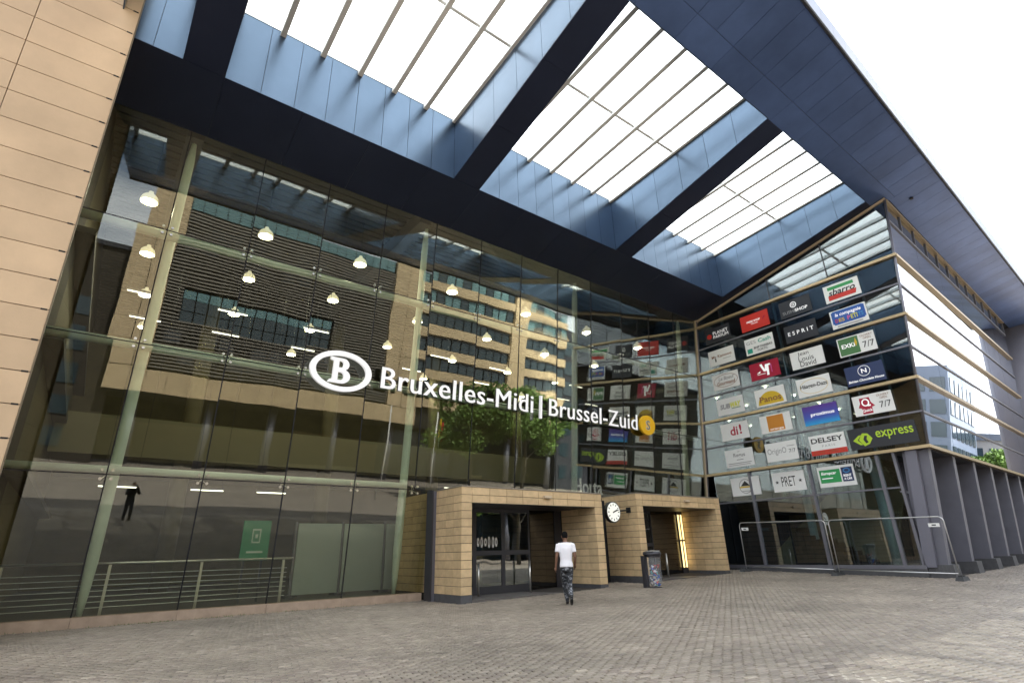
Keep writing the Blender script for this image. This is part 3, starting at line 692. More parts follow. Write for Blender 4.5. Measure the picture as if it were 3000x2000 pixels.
q.build('phone_symbol', M_white, ps); wbox('poster_line', 4.06, 4.52, 18.388, 18.397, 1.46, 1.51, M_white, ps)
wbox('poster_leg', 4.0, 4.06, 18.41, 18.45, .12, 1.25, M_dgrey, ps); wbox('poster_leg', 4.5, 4.56, 18.41, 18.45, .12, 1.25, M_dgrey, ps)

# ------------------------------------------------------------------ tiled portals
def tile_face(par, fn, u0, u1, zlist, tw, stagger=False, g=.007):
    n = max(1, round((u1-u0)/tw)); w = (u1-u0)/n
    for a, b in zip(zlist[:-1], zlist[1:]):
        for k in range(n): bx('wall_tile', fn, u0+k*w+g*.9, u0+(k+1)*w-g*.9, a+g, b-g, 0, .03, M_tile, par)
def portal(x0, x1, ztop, lab, zb):
    p = empty('entrance_portal', ((x0+x1)/2, 14.4, zb), lab, 'portal')
    yf, yb = 13.70, 15.05; pw = .36; zo = ztop-.47; H = ztop-zb-.2
    n = 13; zl = [zb+.2+H*k/n for k in range(n+1)]
    zop = [z for z in zl if z < zo+.05]; zo = zop[-1]; ztl = [z for z in zl if z >= zo-.001]
    # cores
    wbox('pier_core', x0+.031, x0+pw-.031, yf+.031, yb+.5, zb-.1, ztop-.02, M_joint, p)
    wbox('pier_core', x1-pw+.031, x1-.031, yf+.031, yb+.5, zb-.1, ztop-.02, M_joint, p)
    wbox('lintel_core', x0+pw-.02, x1-pw+.02, yf+.031, yb+.45, zo+.031, ztop-.02, M_joint, p)
    wbox('portal_cap', x0-.012, x1+.012, yf-.012, yb+.55, ztop+.002, ztop+.035, mat('cap_metal', (.25, .22, .18), .5, .3), p)
    fr = lambda u, v, w: (u, yf+.03-w, v)
    tile_face(p, fr, x0, x0+pw, zop, 1); tile_face(p, fr, x1-pw, x1, zop, 1); tile_face(p, fr, x0, x0+pw, ztl, 1); tile_face(p, fr, x1-pw, x1, ztl, 1)
    tile_face(p, fr, x0+pw, x1-pw, ztl, .62)
    L = lambda u, v, w: (x0+.03-w, u, v); Rr = lambda u, v, w: (x1-.03+w, u, v)
    tile_face(p, L, yf+.004, yb+.4, zl, .44); tile_face(p, Rr, yf+.004, yb+.4, zl, .44)
    LI = lambda u, v, w: (x0+pw-.03+w, u, v); RI = lambda u, v, w: (x1-pw+.03-w, u, v)
    tile_face(p, LI, yf+.004, yb+.4, zop, .44); tile_face(p, RI, yf+.004, yb+.4, zop, .44)
    for a, b, c, d in ((x0-.004, x0+pw+.004, yf-.004, yb+.42), (x1-pw-.004, x1+.004, yf-.004, yb+.42)): wbox('pier_plinth', a, b, c, d, zb-.1, zb+.196, M_plinth, p)
    # soffit under the lintel and small lamp
    wbox('portal_soffit', x0+pw, x1-pw, yf+.02, yb+.5, zo-.01, zo+.03, M_dgrey, p)
    wbox('portal_lamp', (x0+x1)/2+.2, (x0+x1)/2+.5, yf-.09, yf, zo+.22, zo+.30, M_trim, p)
    wbox('threshold', x0+pw, x1-pw, 13.82, 17.5, zb-.1, zb+.05, mat('threshold_stone', (.11, .10, .095), .45, noise=.2, nscale=3), p)
    # vestibule
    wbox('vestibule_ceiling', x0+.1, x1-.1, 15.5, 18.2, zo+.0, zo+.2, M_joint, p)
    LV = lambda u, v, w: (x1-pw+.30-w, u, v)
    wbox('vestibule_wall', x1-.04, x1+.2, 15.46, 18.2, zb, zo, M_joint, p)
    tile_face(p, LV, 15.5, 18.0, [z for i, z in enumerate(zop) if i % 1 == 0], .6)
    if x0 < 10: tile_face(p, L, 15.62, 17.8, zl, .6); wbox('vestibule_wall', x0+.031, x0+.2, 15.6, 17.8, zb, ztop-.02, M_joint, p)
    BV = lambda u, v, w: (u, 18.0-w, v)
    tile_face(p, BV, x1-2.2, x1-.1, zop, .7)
    xa = 12.55 if x0 < 10 else 19.2; wbox('dimming_screen', xa, x1-pw-.02, 15.50, 15.512, zb+.05, zo-.02, G_T, p); wbox('dimming_strip', x1-pw-.34, x1-pw-.02, 15.46, 15.495, zb+.05, zo-.02, M_dgrey, p)  # tinted sheet and dark strip added to dim the vestibule behind
    return p, zo
def door(p, x0, x1, y, zb, zo):
    d = mk('door_leaf', boxv(W, x0, x0+.07, y, y+.05, zb+.05, zo), BF, M_dgrey, p)
    wbox('door_stile', x1-.07, x1, y, y+.05, zb+.05, zo, M_dgrey, d)
    wbox('door_rail', x0+.07, x1-.07, y+.002, y+.048, zb+.05, zb+.28, M_dgrey, d); wbox('door_rail', x0+.07, x1-.07, y+.002, y+.048, zb+1.20, zb+1.34, M_dgrey, d)
    wbox('door_rail', x0+.07, x1-.07, y+.002, y+.048, zo-.12, zo, M_dgrey, d)
    wbox('door_glass', x0+.07, x1-.07, y+.02, y+.03, zb+.28, zb+1.20, G_D, d); wbox('door_glass', x0+.07, x1-.07, y+.02, y+.03, zb+1.34, zo-.12, G_D, d)
p1, zo1 = portal(8.65, 14.48, 3.13, 'entrance portal of tan tiles with closed glass doors, beside the stone curb', .02)
p2, zo2 = portal(16.34, 21.80, 3.24, 'entrance portal of tan tiles with glowing light tubes, behind the litter bin', .17)
for a, b in ((9.05, 10.2), (10.2, 11.35), (11.35, 12.5)): door(p1, a, b, 15.36, .02, zo1)
for a, b in ((16.75, 17.95), (17.95, 19.15)): door(p2, a, b, 15.36, .17, zo2)
for (x, y, zb, h) in ((10.07, 14.95, .07, .93), (12.12, 14.95, .07, .95)): tube('guard_post', [(x, y, zb), (x, y, zb+h)], .035, M_steel, p1, n=10)
tube('guard_post', [(18.9, 14.6, .22), (18.9, 14.6, 1.1)], .035, M_steel, p2, n=10)
for x, y in ((20.2, 16.6), (20.45, 16.6), (21.12, 15.42), (21.32, 15.42)):
    for a, b in ((.5, 1.55), (1.62, 2.66)): tube('light_tube', [(x, y, a), (x, y, b)], .03, mat('warm_tube_glow', (.9, .7, .3), .5, emit=(1, .74, .30), estr=.9), p2, n=8)
# posted notice on the closed door: white brush lettering seen on the glass
nd = mat('notice_white', (.75, .75, .72), .6)
for k, (u, h) in enumerate(((10.33, .28), (10.47, .34), (10.62, .26), (10.76, .36), (10.92, .36), (11.05, .30))):
    V, F = ellipse_ring(lambda a, b, w: (a, 15.35-w, b), u, 1.62, .05, h/2, .02, h/2-.08, 0, .004, 14); mk('door_marking', V, F, nd, p1)
# dark infill between the portals
inf = empty('dark_infill', (15.4, 15.2, .1), 'dark metal and glass infill between the two tiled portals', 'panel')
wbox('infill_panel', 14.5, 15.2, 15.25, 15.35, .0, 3.1, M_dgrey, inf); wbox('infill_panel', 15.24, 16.32, 15.3, 15.38, .0, 3.1, M_joint, inf); wbox('infill_post', 15.19, 15.25, 15.2, 15.4, 0, 3.14, M_grey, inf)
inf2 = empty('dark_infill', (22.8, 15.2, .1), 'dark metal infill between the light tube portal and the annex', 'panel')
wbox('infill_panel', 21.85, 23.7, 15.3, 15.4, .0, 3.16, M_joint, inf2); wbox('infill_post', 22.6, 22.7, 15.25, 15.42, 0, 3.16, M_dgrey, inf2)
inf3 = empty('side_jamb', (8.4, 15.4, .0), 'dark grey steel jamb between the hall glass and the closed door portal', 'jamb')
wbox('jamb_panel', 8.53, 8.645, 15.16, 15.34, -.05, 3.12, M_pill, inf3); wbox('jamb_edge', 8.49, 8.528, 15.12, 15.5, -.05, 3.14, M_dgrey, inf3)

# clock ------------------------------------------------------------------------------------
ck = empty('station_clock', (15.45, 14.1, 2.56), 'round white clock on a bracket between the two portals', 'clock')
CF = lambda u, v, w: (15.40+u, 14.08-w, 2.57+v)
V, F = disc(CF, 0, 0, .37, .37, -.07, .07); mk('clock_case', V, F, M_black, ck)
V, F = disc(CF, 0, 0, .335, .335, .07, .075); cf = mk('clock_face', V, F, mat('clock_white', (.80, .80, .72), .4, emit=(1, 1, .9), estr=.15), ck)
for k in range(12):
    a = math.pi*k/6; c, s = math.sin(a), math.cos(a); r0 = .23; q_ = .016
    pts = [(r0*c-q_*s, r0*s+q_*c), (.30*c-q_*s, .30*s+q_*c), (.30*c+q_*s, .30*s-q_*c), (r0*c+q_*s, r0*s-q_*c)]
    V, F = poly_ext(CF, pts, .076, .079); mk('hour_mark', V, F, M_black, cf)
for nm, ang, ln, wd in (('hour_hand', 68, .2, .022), ('minute_hand', 72, .28, .016)):
    a = R_(ang); c, s = math.sin(a), math.cos(a); pts = [(-.05*c-wd*s, -.05*s+wd*c), (ln*c-wd*s, ln*s+wd*c), (ln*c+wd*s, ln*s-wd*c), (-.05*c+wd*s, -.05*s-wd*c)]
    V, F = poly_ext(CF, pts, .081 if nm[0] == 'h' else .085, .084 if nm[0] == 'h' else .088); mk(nm, V, F, M_black, cf)
tube('clock_bracket', [(15.75, 14.1, 2.62), (16.36, 14.1, 2.66)], .03, M_black, ck); wbox('bracket_plate', 16.30, 16.345, 14.0, 14.2, 2.56, 2.76, M_black, ck)

# litter bin -------------------------------------------------------------------------------
BX, BY = 15.2, 12.3; BZ = gz(BX, BY)
bn = empty('litter_bin', (BX, BY, BZ), 'slim litter bin with a clear half filled bag in front of the portal', 'litter bin')
V, F = lathe([(0, 0), (.20, 0), (.20, .035), (.06, .05), (.06, .03)], (BX, BY, BZ), 18); mk('bin_base', V, F, M_dgrey, bn)
wbox('back_post', BX-.30, BX-.20, BY+.10, BY+.2, BZ, BZ+.98, M_dgrey, bn); wbox('back_panel', BX-.32, BX-.05, BY+.20, BY+.24, BZ+.02, BZ+.98, M_dgrey, bn)
V, F = lathe([(.24, 0), (.255, .0), (.255, .06), (.24, .06), (.24, 0)], (BX+.02, BY, BZ+.93), 22); mk('bag_ring', V, F, M_dgrey, bn)
V, F = lathe([(.0, .18), (.27, .12), (.30, .06), (.30, .03), (.26, .0)], (BX-.02, BY, BZ+.98), 20); mk('bin_lid', V, F, M_dgrey, bn, smooth=True)
wbox('lid_paper', BX-.28, BX+.12, BY-.22, BY-.02, BZ+1.115, BZ+1.125, M_white, bn)
prof = [(.0, .04), (.13, .05), (.20, .12), (.225, .3), (.215, .5), (.235, .75), (.238, .93)]
V, F = lathe(prof, (BX+.02, BY, BZ+.02), 22); V = [(p[0]+random.gauss(0, .006), p[1]+random.gauss(0, .006), p[2]) for p in V]
def bagmat():
    m = bpy.data.materials.new('clear_plastic_bag'); m.use_nodes = True; n = m.node_tree; n.nodes.clear(); o_ = n.nodes.new('ShaderNodeOutputMaterial')
    a = n.nodes.new('ShaderNodeMixShader'); a.inputs[0].default_value = .14; t = n.nodes.new('ShaderNodeBsdfTransparent'); t.inputs[0].default_value = (.85, .87, .9, 1)
    g = n.nodes.new('ShaderNodeBsdfPrincipled'); g.inputs['Base Color'].default_value = (.75, .76, .78, 1); g.inputs['Roughness'].default_value = .3
    n.links.new(t.outputs[0], a.inputs[1]); n.links.new(g.outputs[0], a.inputs[2]); n.links.new(a.outputs[0], o_.inputs[0]); return m
mk('plastic_bag', V, F, bagmat(), bn, smooth=True)
tm = [mat('litter_%s' % c, v, .5) for c, v in (('blue', (.06, .18, .65)), ('white', (.85, .85, .88)), ('red', (.6, .06, .06)), ('teal', (.12, .42, .40)), ('paper', (.75, .65, .6)))]
for k in range(46):
    a, r_ = random.uniform(0, 6.28), random.uniform(.03, .17); z = BZ+.1+k*.0125; c = (BX+.02+r_*math.cos(a), BY+r_*math.sin(a), z); h = random.uniform(.04, .08)
    Vl = [(c[0]+random.uniform(-h, h), c[1]+random.uniform(-h, h), c[2]+random.uniform(-h, h)) for _ in range(6)]
    o_ = mk('crumpled_litter', Vl, [(0, 1, 2), (0, 2, 3), (0, 3, 4), (0, 4, 1), (5, 2, 1), (5, 3, 2), (5, 4, 3), (5, 1, 4)], random.choice(tm), bn)

# fence ------------------------------------------------------------------------------------
M_galv = mat('galvanised_steel', (.50, .50, .50), .38, .75)
def fence(a, b, lab, plate_at):
    A, Bv = Vector(a), Vector(b); d = (Bv-A); d.z = 0; L = d.length; d.normalize()
    f = empty('mesh_fence', (A+Bv)/2, lab, 'fence', 'mobile mesh fence panels by the annex')
    P = lambda s, h: tuple(A.lerp(Bv, s/L)+Vector((0, 0, h)))
    r = .14; arc = lambda cs, ch, a0, a1: [P(cs+r*math.cos(t), ch+r*math.sin(t)) for t in np.linspace(a0, a1, 6)]
    pts = [P(.04, .08), P(.04, 1.80)]+arc(.04+r, 1.98-r, math.pi, math.pi/2)+arc(L-.04-r, 1.98-r, math.pi/2, 0)+[P(L-.04, 1.80), P(L-.04, .08)]
    tube('fence_frame', pts, .021, M_galv, f, n=8); tube('bottom_tube', [P(.04, .22), P(L-.04, .22)], .02, M_galv, f, n=8)
    m = MB()
    n = int(L/.1)
    for k in range(1, n):
        s = .04+(L-.08)*k/n; m.tube([P(s, .22), P(s, 1.97 if .25 < s < L-.25 else 1.85)], .0014, 3, cap=False)
    for h in (.45, .72, .99, 1.26, 1.53, 1.78): m.tube([P(.05, h), P(L-.05, h)], .0016, 3, cap=False)
    m.build('wire_mesh', mat('dull_wire', (.16, .16, .16), .6, .3), f, kind='stuff')
    s = .12 if plate_at == 0 else L-.5
    q = MB(); V = [P(s, 1.66), P(s+.32, 1.66), P(s+.32, 1.78), P(s, 1.78)]; V += [(p[0]-.012, p[1], p[2]) for p in V]; q.add(V, fixn(V)); q.build('name_plate', M_white, f)
    q = MB(); V = [P(s+.1, 1.70), P(s+.22, 1.70), P(s+.22, 1.74), P(s+.1, 1.74)]; V = [(p[0]-.014, p[1], p[2]) for p in V]+[(p[0]-.018, p[1], p[2]) for p in V]; q.add(V, fixn(V)); q.build('plate_print', M_dgrey, f)
fl = (23.02, 13.7, gz(23.02, 13.7)); fm = (22.93, 9.95, gz(22.93, 9.95)); fr_ = (22.86, 6.15, gz(22.86, 6.15))
fence(fl, (fm[0], fm[1]+.03, fm[2]), 'mesh fence panel reaching from the tiled portal along the annex', 0)
fence((fm[0], fm[1]-.03, fm[2]), fr_, 'mesh fence panel ending in front of the annex corner pillar', 1)
for c, lb in ((fl, 'dark fence foot block next to the tiled portal'), (fm, 'dark fence foot block where the two mesh panels meet'), (fr_, 'dark fence foot block beside the annex corner pillar')):
    f = empty('rubber_block', c, lb, 'fence foot', 'fence foot blocks')
    V = [(c[0]-.34, c[1]-.12, c[2]+.012), (c[0]+.34, c[1]-.12, c[2]+.012), (c[0]+.34, c[1]+.12, c[2]+.012), (c[0]-.34, c[1]+.12, c[2]+.012)]
    V += [(c[0]-.28, c[1]-.09, c[2]+.14), (c[0]+.28, c[1]-.09, c[2]+.14), (c[0]+.28, c[1]+.09, c[2]+.14), (c[0]-.28, c[1]+.09, c[2]+.14)]
    mk('foot_block', V, fixn(V), mat('rubber_foot', (.045, .047, .05), .8), f)
    wbox('foot_lug', c[0]-.2, c[0]-.1, c[1]-.05, c[1]+.05, c[2]+.14, c[2]+.17, M_black, f); wbox('foot_lug', c[0]+.1, c[0]+.2, c[1]-.05, c[1]+.05, c[2]+.14, c[2]+.17, M_black, f)

# ------------------------------------------------------------------ logo signs on the annex glass
def colm(n, c, **k): return mat('sign_'+n, c, .5, **k)
K = {'w': M_sign, 'k': colm('black', (.012, .012, .014)), 'd': colm('dark', (.018, .020, .028)), 'r': colm('red', (.55, .03, .02)), 'cr': colm('crimson', (.36, .005, .035)), 'g': colm('green', (.03, .30, .09)), 'fg': colm('forest', (.06, .17, .06)),
     'b': colm('blue', (.02, .09, .36)), 'nb': colm('navy', (.015, .03, .10)), 'y': colm('yellow', (.62, .42, .03)), 'o': colm('orange', (.55, .22, .03)), 'li': colm('lime', (.42, .60, .03)), 'gr': colm('grey', (.28, .28, .29)),
     'br': colm('brown', (.22, .09, .04)), 'pu': colm('purple', (.09, .03, .26)), 'cy': colm('cyan', (.05, .25, .55)), 'te': colm('teal', (.02, .30, .22)), 'lw': M_letter, 'ny': colm('limeyellow', (.62, .62, .05)), 'pk': colm('pink', (.6, .1, .3))}
def prox():
    m = bpy.data.materials.new('sign_violet_to_blue'); m.use_nodes = True; n = m.node_tree; b = n.nodes['Principled BSDF']; b.inputs['Roughness'].default_value = .5
    t = n.nodes.new('ShaderNodeTexCoord'); s = n.nodes.new('ShaderNodeSeparateXYZ'); r = n.nodes.new('ShaderNodeValToRGB'); e = r.color_ramp.elements
    e[0].color = (.02, .35, .70, 1); e[1].color = (.09, .03, .26, 1); q = e.new(.35); q.color = (.05, .10, .45, 1)
    n.links.new(t.outputs['Generated'], s.inputs[0]); n.links.new(s.outputs['Z'], r.inputs[0]); n.links.new(r.outputs[0], b.inputs['Base Color']); return m
K['vb'] = prox()
CY = [(14.2, 12.8), (12.2, 10.8), (10.25, 8.85), (8.25, 6.85)]
RZ = [(10.93, 11.73), (9.73, 10.53), (8.47, 9.27), (7.2, 8.0), (5.97, 6.77), (4.71, 5.52), (3.43, 4.24)]
def logo(c, r, base, lab, items, rect=None):
    (yl, yr), (zb, zt) = CY[c], RZ[r]
    if rect: yl, yr = rect
    w0 = -.085 if r == 6 else .012
    s = empty('logo_sign', PB((yl+yr)/2, zb, w0), lab, 'sign', 'logo signs on the annex glass')
    fn = lambda u, v, w: PB(yl+(yr-yl)*u, zb+(zt-zb)*v, w0+w)
    bx('sign_panel', fn, 0, 1, 0, 1, 0, .015, K[base], s)
    for k, it in enumerate(items):
        a, b = .016+.0022*k, .0175+.0022*k; t = it[0]; m = K[it[-1] if not isinstance(it[-1], dict) else it[-2]]; kw = it[-1] if isinstance(it[-1], dict) else {}
        if t == 't': text_obj('sign_text', it[1], fn, it[2], it[3], it[4], it[5], a, b, m, s, **kw)
        elif t == 'r': bx('sign_block', fn, it[1], it[2], it[3], it[4], a, b, m, s)
        elif t == 'e': V, F = disc(fn, it[1], it[2], it[3], it[4], a, b, 24); mk('sign_disc', V, F, m, s)
        elif t == 'o': V, F = ellipse_ring(fn, it[1], it[2], it[3], it[4], it[3]-it[5], it[4]-it[5]*1.75, a, b, 28); mk('sign_ring', V, F, m, s)
        elif t == 'p': V, F = poly_ext(fn, it[1], a, b); mk('sign_shape', V, F, m, s)
B_ = {'off': .02}
logo(0, 0, 'd', 'black sign with a red spot and two stacked white words', [('e', .17, .48, .10, .16, 'r'), ('t', 'PLANET', .33, .92, .52, .72, 'lw'), ('t', 'PARFUM', .33, .92, .26, .46, 'lw')])
logo(1, 0, 'r', 'plain red sign with small white words in the middle', [('t', 'PRESS SHOP', .22, .70, .48, .60, 'lw', B_), ('t', 'TRAVEL', .36, .62, .34, .42, 'lw'), ('p', [(.78, .42), (.90, .62), (.86, .66), (.80, .55)], 'cr')])
logo(2, 0, 'd', 'black sign with a ring emblem above one pale word', [('o', .46, .66, .10, .175, .024, 'lw'), ('o', .46, .66, .045, .08, .018, 'lw'), ('t', 'SUSHI', .08, .47, .2, .38, 'gr'), ('t', 'SHOP', .48, .88, .2, .38, 'lw', B_)])
logo(3, 0, 'w', 'white sign with slanted black word between green and red bars', [('r', .12, .86, .70, .88, 'g'), ('p', [(.10, .12), (.86, .12), (.90, .38), (.10, .38)], 'r'), ('t', 'sbarro', .12, .88, .36, .70, 'k', {'shear': .25, 'off': .02})])
logo(0, 1, 'w', 'white sign with one small dark red word and a drooping stroke', [('t', 'My Kamnoo', .12, .90, .42, .66, 'br', B_), ('r', .24, .29, .24, .44, 'k'), ('r', .55, .86, .32, .35, 'gr')])
logo(1, 1, 'w', 'white sign with a green word above a bank name and teal square', [('t', 'GES', .06, .40, .64, .84, 'gr'), ('t', 'Cash', .48, .92, .62, .86, 'te', B_), ('r', .06, .24, .10, .38, 'te'), ('t', 'BNP PARIBAS', .30, .94, .30, .44, 'k', B_), ('t', 'FORTIS', .42, .76, .12, .25, 'k')])
logo(2, 1, 'd', 'black sign with one widely spaced white word', [('t', 'ESPRIT', .10, .90, .40, .62, 'lw', {'space': 1.6, 'off': .01})])
logo(3, 1, 'w', 'white sign with a rounded blue field and coloured letters', [('r', .04, .96, .26, .92, 'b'), ('r', .08, .92, .20, .96, 'b'), ('t', 'la compagnie', .14, .86, .60, .84, 'lw', {'shear': .2, 'off': .015}), ('t', 'D', .12, .20, .32, .52, 'r', B_), ('t', 'ES', .22, .38, .32, .52, 'y', B_), ('t', 'P', .46, .54, .32, .54, 'pk', B_), ('t', 'ETI', .56, .74, .32, .56, 'ny', B_), ('t', 'TS', .76, .90, .34, .56, 'cy', B_), ('r', .15, .85, .07, .12, 'gr')])
logo(0, 2, 'w', 'white sign with a thin rounded outline around two brown lines', [('o', .5, .52, .46, .40, .014, 'br'), ('t', 'Le Boeuf', .24, .84, .56, .78, 'gr', {'shear': .2, 'off': .01}), ('t', 'Gourmand', .16, .86, .26, .50, 'br', {'shear': .2, 'off': .02})])
logo(1, 2, 'cr', 'crimson sign with bold white slanted strokes', [('p', [(.22, .36), (.34, .36), (.36, .48)], 'lw'), ('p', [(.36, .86), (.44, .88), (.54, .40), (.47, .40)], 'lw'), ('p', [(.50, .40), (.58, .40), (.62, .80), (.55, .80)], 'lw'), ('p', [(.56, .14), (.64, .14), (.66, .80), (.61, .80)], 'lw'), ('r', .66, .72, .70, .80, 'lw'), ('r', .24, .52, .26, .29, 'lw'), ('r', .73, .76, .26, .76, 'pk')])
logo(2, 2, 'w', 'white sign with three stacked serif words in black', [('t', 'Jean', .24, .58, .66, .92, 'k'), ('t', 'Louis', .24, .70, .38, .64, 'k'), ('t', 'David', .26, .74, .08, .36, 'k')])
logo(3, 2, 'w', 'white sign with a green block on its left half', [('r', .03, .57, .05, .95, 'fg'), ('t', 'EXKi', .10, .46, .42, .64, 'lw', B_), ('p', [(.49, .40), (.53, .60), (.50, .86), (.46, .62)], 'y'), ('t', 'OUVERT', .63, .96, .80, .90, 'br'), ('t', 'OPEN', .70, .90, .65, .75, 'br'), ('t', '7/7', .66, .96, .22, .54, 'k')])
logo(0, 3, 'w', 'white sign with a slanted word half grey half yellow', [('t', 'SUB', .12, .50, .36, .66, 'gr', {'off': .04, 'shear': .15}), ('t', 'WAY', .50, .90, .36, .70, 'ny', {'off': .05, 'shear': .15}), ('r', .55, .88, .30, .34, 'fg')])
logo(1, 3, 'w', 'white sign with a yellow half disc behind one dark word', [('p', [(.08+.42+.42*math.cos(math.pi*k/20), .08+.72*math.sin(math.pi*k/20)) for k in range(21)], 'y'), ('t', 'Panos', .14, .86, .22, .56, 'br', {'off': .02})])
logo(2, 3, 'w', 'white sign with a thin gold oval around a double word', [('o', .5, .5, .42, .40, .010, 'y'), ('t', 'Häagen-Dazs', .10, .90, .38, .66, 'k', {'off': .018})])
logo(3, 3, 'nb', 'dark navy sign with a round white monogram above a line of script', [('o', .5, .66, .16, .27, .012, 'lw'), ('t', 'N', .43, .57, .55, .78, 'lw', B_), ('t', 'Belgian Chocolate House', .04, .96, .12, .28, 'lw', {'shear': .25, 'off': .02})])
logo(0, 4, 'w', 'white sign with a short red word and exclamation mark', [('t', 'di', .34, .62, .26, .78, 'cr', B_), ('t', '!', .68, .76, .28, .84, 'cr', B_)])
logo(1, 4, 'w', 'white sign with one large orange square', [('r', .24, .78, .08, .94, 'o'), ('t', 'orange', .30, .74, .10, .22, 'lw')])
logo(2, 4, 'vb', 'violet to blue sign with one white word', [('t', 'proximus', .22, .90, .40, .62, 'lw', {'off': .02})])
logo(3, 4, 'w', 'white sign with a red crest holding a large initial', [('p', [(.18, .86), (.44, .86), (.46, .60), (.54, .40), (.46, .36), (.46, .06), (.20, .06), (.20, .36), (.12, .40), (.18, .60)], 'cr'), ('o', .32, .62, .10, .19, .034, 'lw'), ('r', .36, .44, .42, .50, 'lw'), ('t', 'Quick', .20, .46, .14, .30, 'lw', B_), ('t', 'OUVERT', .63, .94, .80, .90, 'br'), ('t', 'OPEN', .70, .88, .66, .76, 'br'), ('t', '7/7', .66, .94, .24, .54, 'k')])
logo(0, 5, 'w', 'white sign with a small grey word above thin text lines', [('t', 'Regus', .30, .72, .50, .78, 'gr', {'off': .02}), ('r', .46, .54, .84, .87, 'gr'), ('r', .40, .64, .38, .42, 'gr'), ('r', .08, .92, .20, .235, 'gr'), ('r', .08, .86, .10, .13, 'gr')])
logo(1, 5, 'w', 'white sign with thin grey letters and a small number pair', [('t', 'OriginO', .06, .66, .30, .70, 'gr'), ('t', '7/7', .74, .94, .36, .56, 'k'), ('r', .70, .94, .72, .75, 'gr')])
logo(2, 5, 'w', 'white sign with bold black capitals above a red strip', [('t', 'DELSEY', .05, .95, .60, .86, 'k', {'off': .025}), ('t', 'PARIS', .34, .70, .38, .48, 'gr', {'space': 1.5}), ('r', .0, 1., .0, .24, 'r'), ('t', 'OUVERT/OPEN 7/7', .06, .94, .05, .19, 'br')])
logo(3, 5, 'd', 'wide dark sign with a lime emblem and lime lettering', [('p', [(.06, .44), (.16, .66), (.20, .66), (.13, .44), (.20, .20), (.16, .20)], 'li'), ('p', [(.15, .44), (.22, .74), (.30, .70), (.36, .44), (.30, .20), (.22, .12)], 'li'), ('p', [(.22, .44), (.25, .62), (.29, .60), (.27, .44), (.29, .28), (.25, .24)], 'd'), ('t', 'express', .42, .96, .30, .74, 'li', {'off': .01})], rect=(8.72, 6.40))
logo(0, 6, 'w', 'white sign with a round outline and dark roof emblem', [('o', .5, .5, .22, .39, .012, 'k'), ('p', [(.34, .52), (.50, .80), (.66, .52)], 'k'), ('r', .30, .70, .42, .50, 'y'), ('r', .34, .66, .22, .25, 'gr')])
def star(cx, cy, r): return [(cx+(r if k % 2 == 0 else r*.42)*math.sin(math.pi*k/5), cy+1.75*(r if k % 2 == 0 else r*.42)*math.cos(math.pi*k/5)) for k in range(10)]
logo(1, 6, 'w', 'white sign with narrow black capitals between two stars', [('t', 'PRET', .28, .72, .26, .76, 'k'), ('p', star(.14, .5, .06), 'k'), ('p', star(.86, .5, .06), 'k')])
logo(2, 6, 'w', 'white sign with a green field and a small navy square', [('r', .05, .62, .20, .84, 'g'), ('t', 'Europcar', .10, .52, .56, .74, 'lw', {'shear': .2, 'off': .02}), ('r', .10, .40, .40, .44, 'lw'), ('r', .66, .95, .20, .88, 'nb'), ('o', .80, .72, .09, .11, .02, 'cy'), ('t', 'RENT', .70, .91, .42, .54, 'lw', B_), ('t', 'A CAR', .70, .91, .27, .38, 'lw', B_)])

# ------------------------------------------------------------------ people
def loft(rings, n=14, ref=(1, 0, 0)):
    V = []; F = []; P = [Vector(r[0]) for r in rings]; ref = Vector(ref)
    for i, (p, rx, ry) in enumerate(rings):
        t = (P[min(i+1, len(P)-1)]-P[max(i-1, 0)]).normalized(); u = (ref-ref.dot(t)*t).normalized(); v = t.cross(u)
        for k in range(n):
            a = 2*math.pi*k/n; V.append(tuple(Vector(p)+rx*math.cos(a)*u+ry*math.sin(a)*v))
    for i in range(len(P)-1):
        for k in range(n):
            a, b = i*n+k, i*n+(k+1) % n; F.append((a, b, b+n, a+n))
    F.append(tuple(reversed(range(n)))); F.append(tuple(range((len(P)-1)*n, len(P)*n)))
    return V, F
def limb(q, pts, rad, flat=1.0, sub=5):
    P = [Vector(p) for p in pts]; rings = []
    for i in range(len(P)-1):
        for k in range(sub+(i == len(P)-2)):
            t = k/sub; rings.append((P[i].lerp(P[i+1], t), rad[i]+(rad[i+1]-rad[i])*t, (rad[i]+(rad[i+1]-rad[i])*t)*flat))
    V, F = loft(rings, 12, ref=(1, .05, 0)); q.add(V, F)
def fused(name, q, m, parent, vox, xf, smooth_it=6):
    me = bpy.data.meshes.new(name); me.from_pydata(q.v, [], q.f); o = bpy.data.objects.new(name, me); COL.objects.link(o)
    bm = bmesh.new(); bm.from_mesh(me); bmesh.ops.recalc_face_normals(bm, faces=bm.faces); bm.to_mesh(me); bm.free()
    md = o.modifiers.new('r', 'REMESH'); md.mode = 'VOXEL'; md.voxel_size = vox
    ms = o.modifiers.new('s', 'SMOOTH'); ms.factor = .5; ms.iterations = smooth_it
    bpy.context.view_layer.update()
    me2 = bpy.data.meshes.new_from_object(o.evaluated_get(bpy.context.evaluated_depsgraph_get())); bpy.data.objects.remove(o); bpy.data.meshes.remove(me)
    me2.transform(xf); me2.materials.clear(); me2.materials.append(m); me2.polygons.foreach_set('use_smooth', [True]*len(me2.polygons)); me2.name = name
    o = bpy.data.objects.new(name, me2); COL.objects.link(o)
    if parent is not None: o.parent = parent
    return o
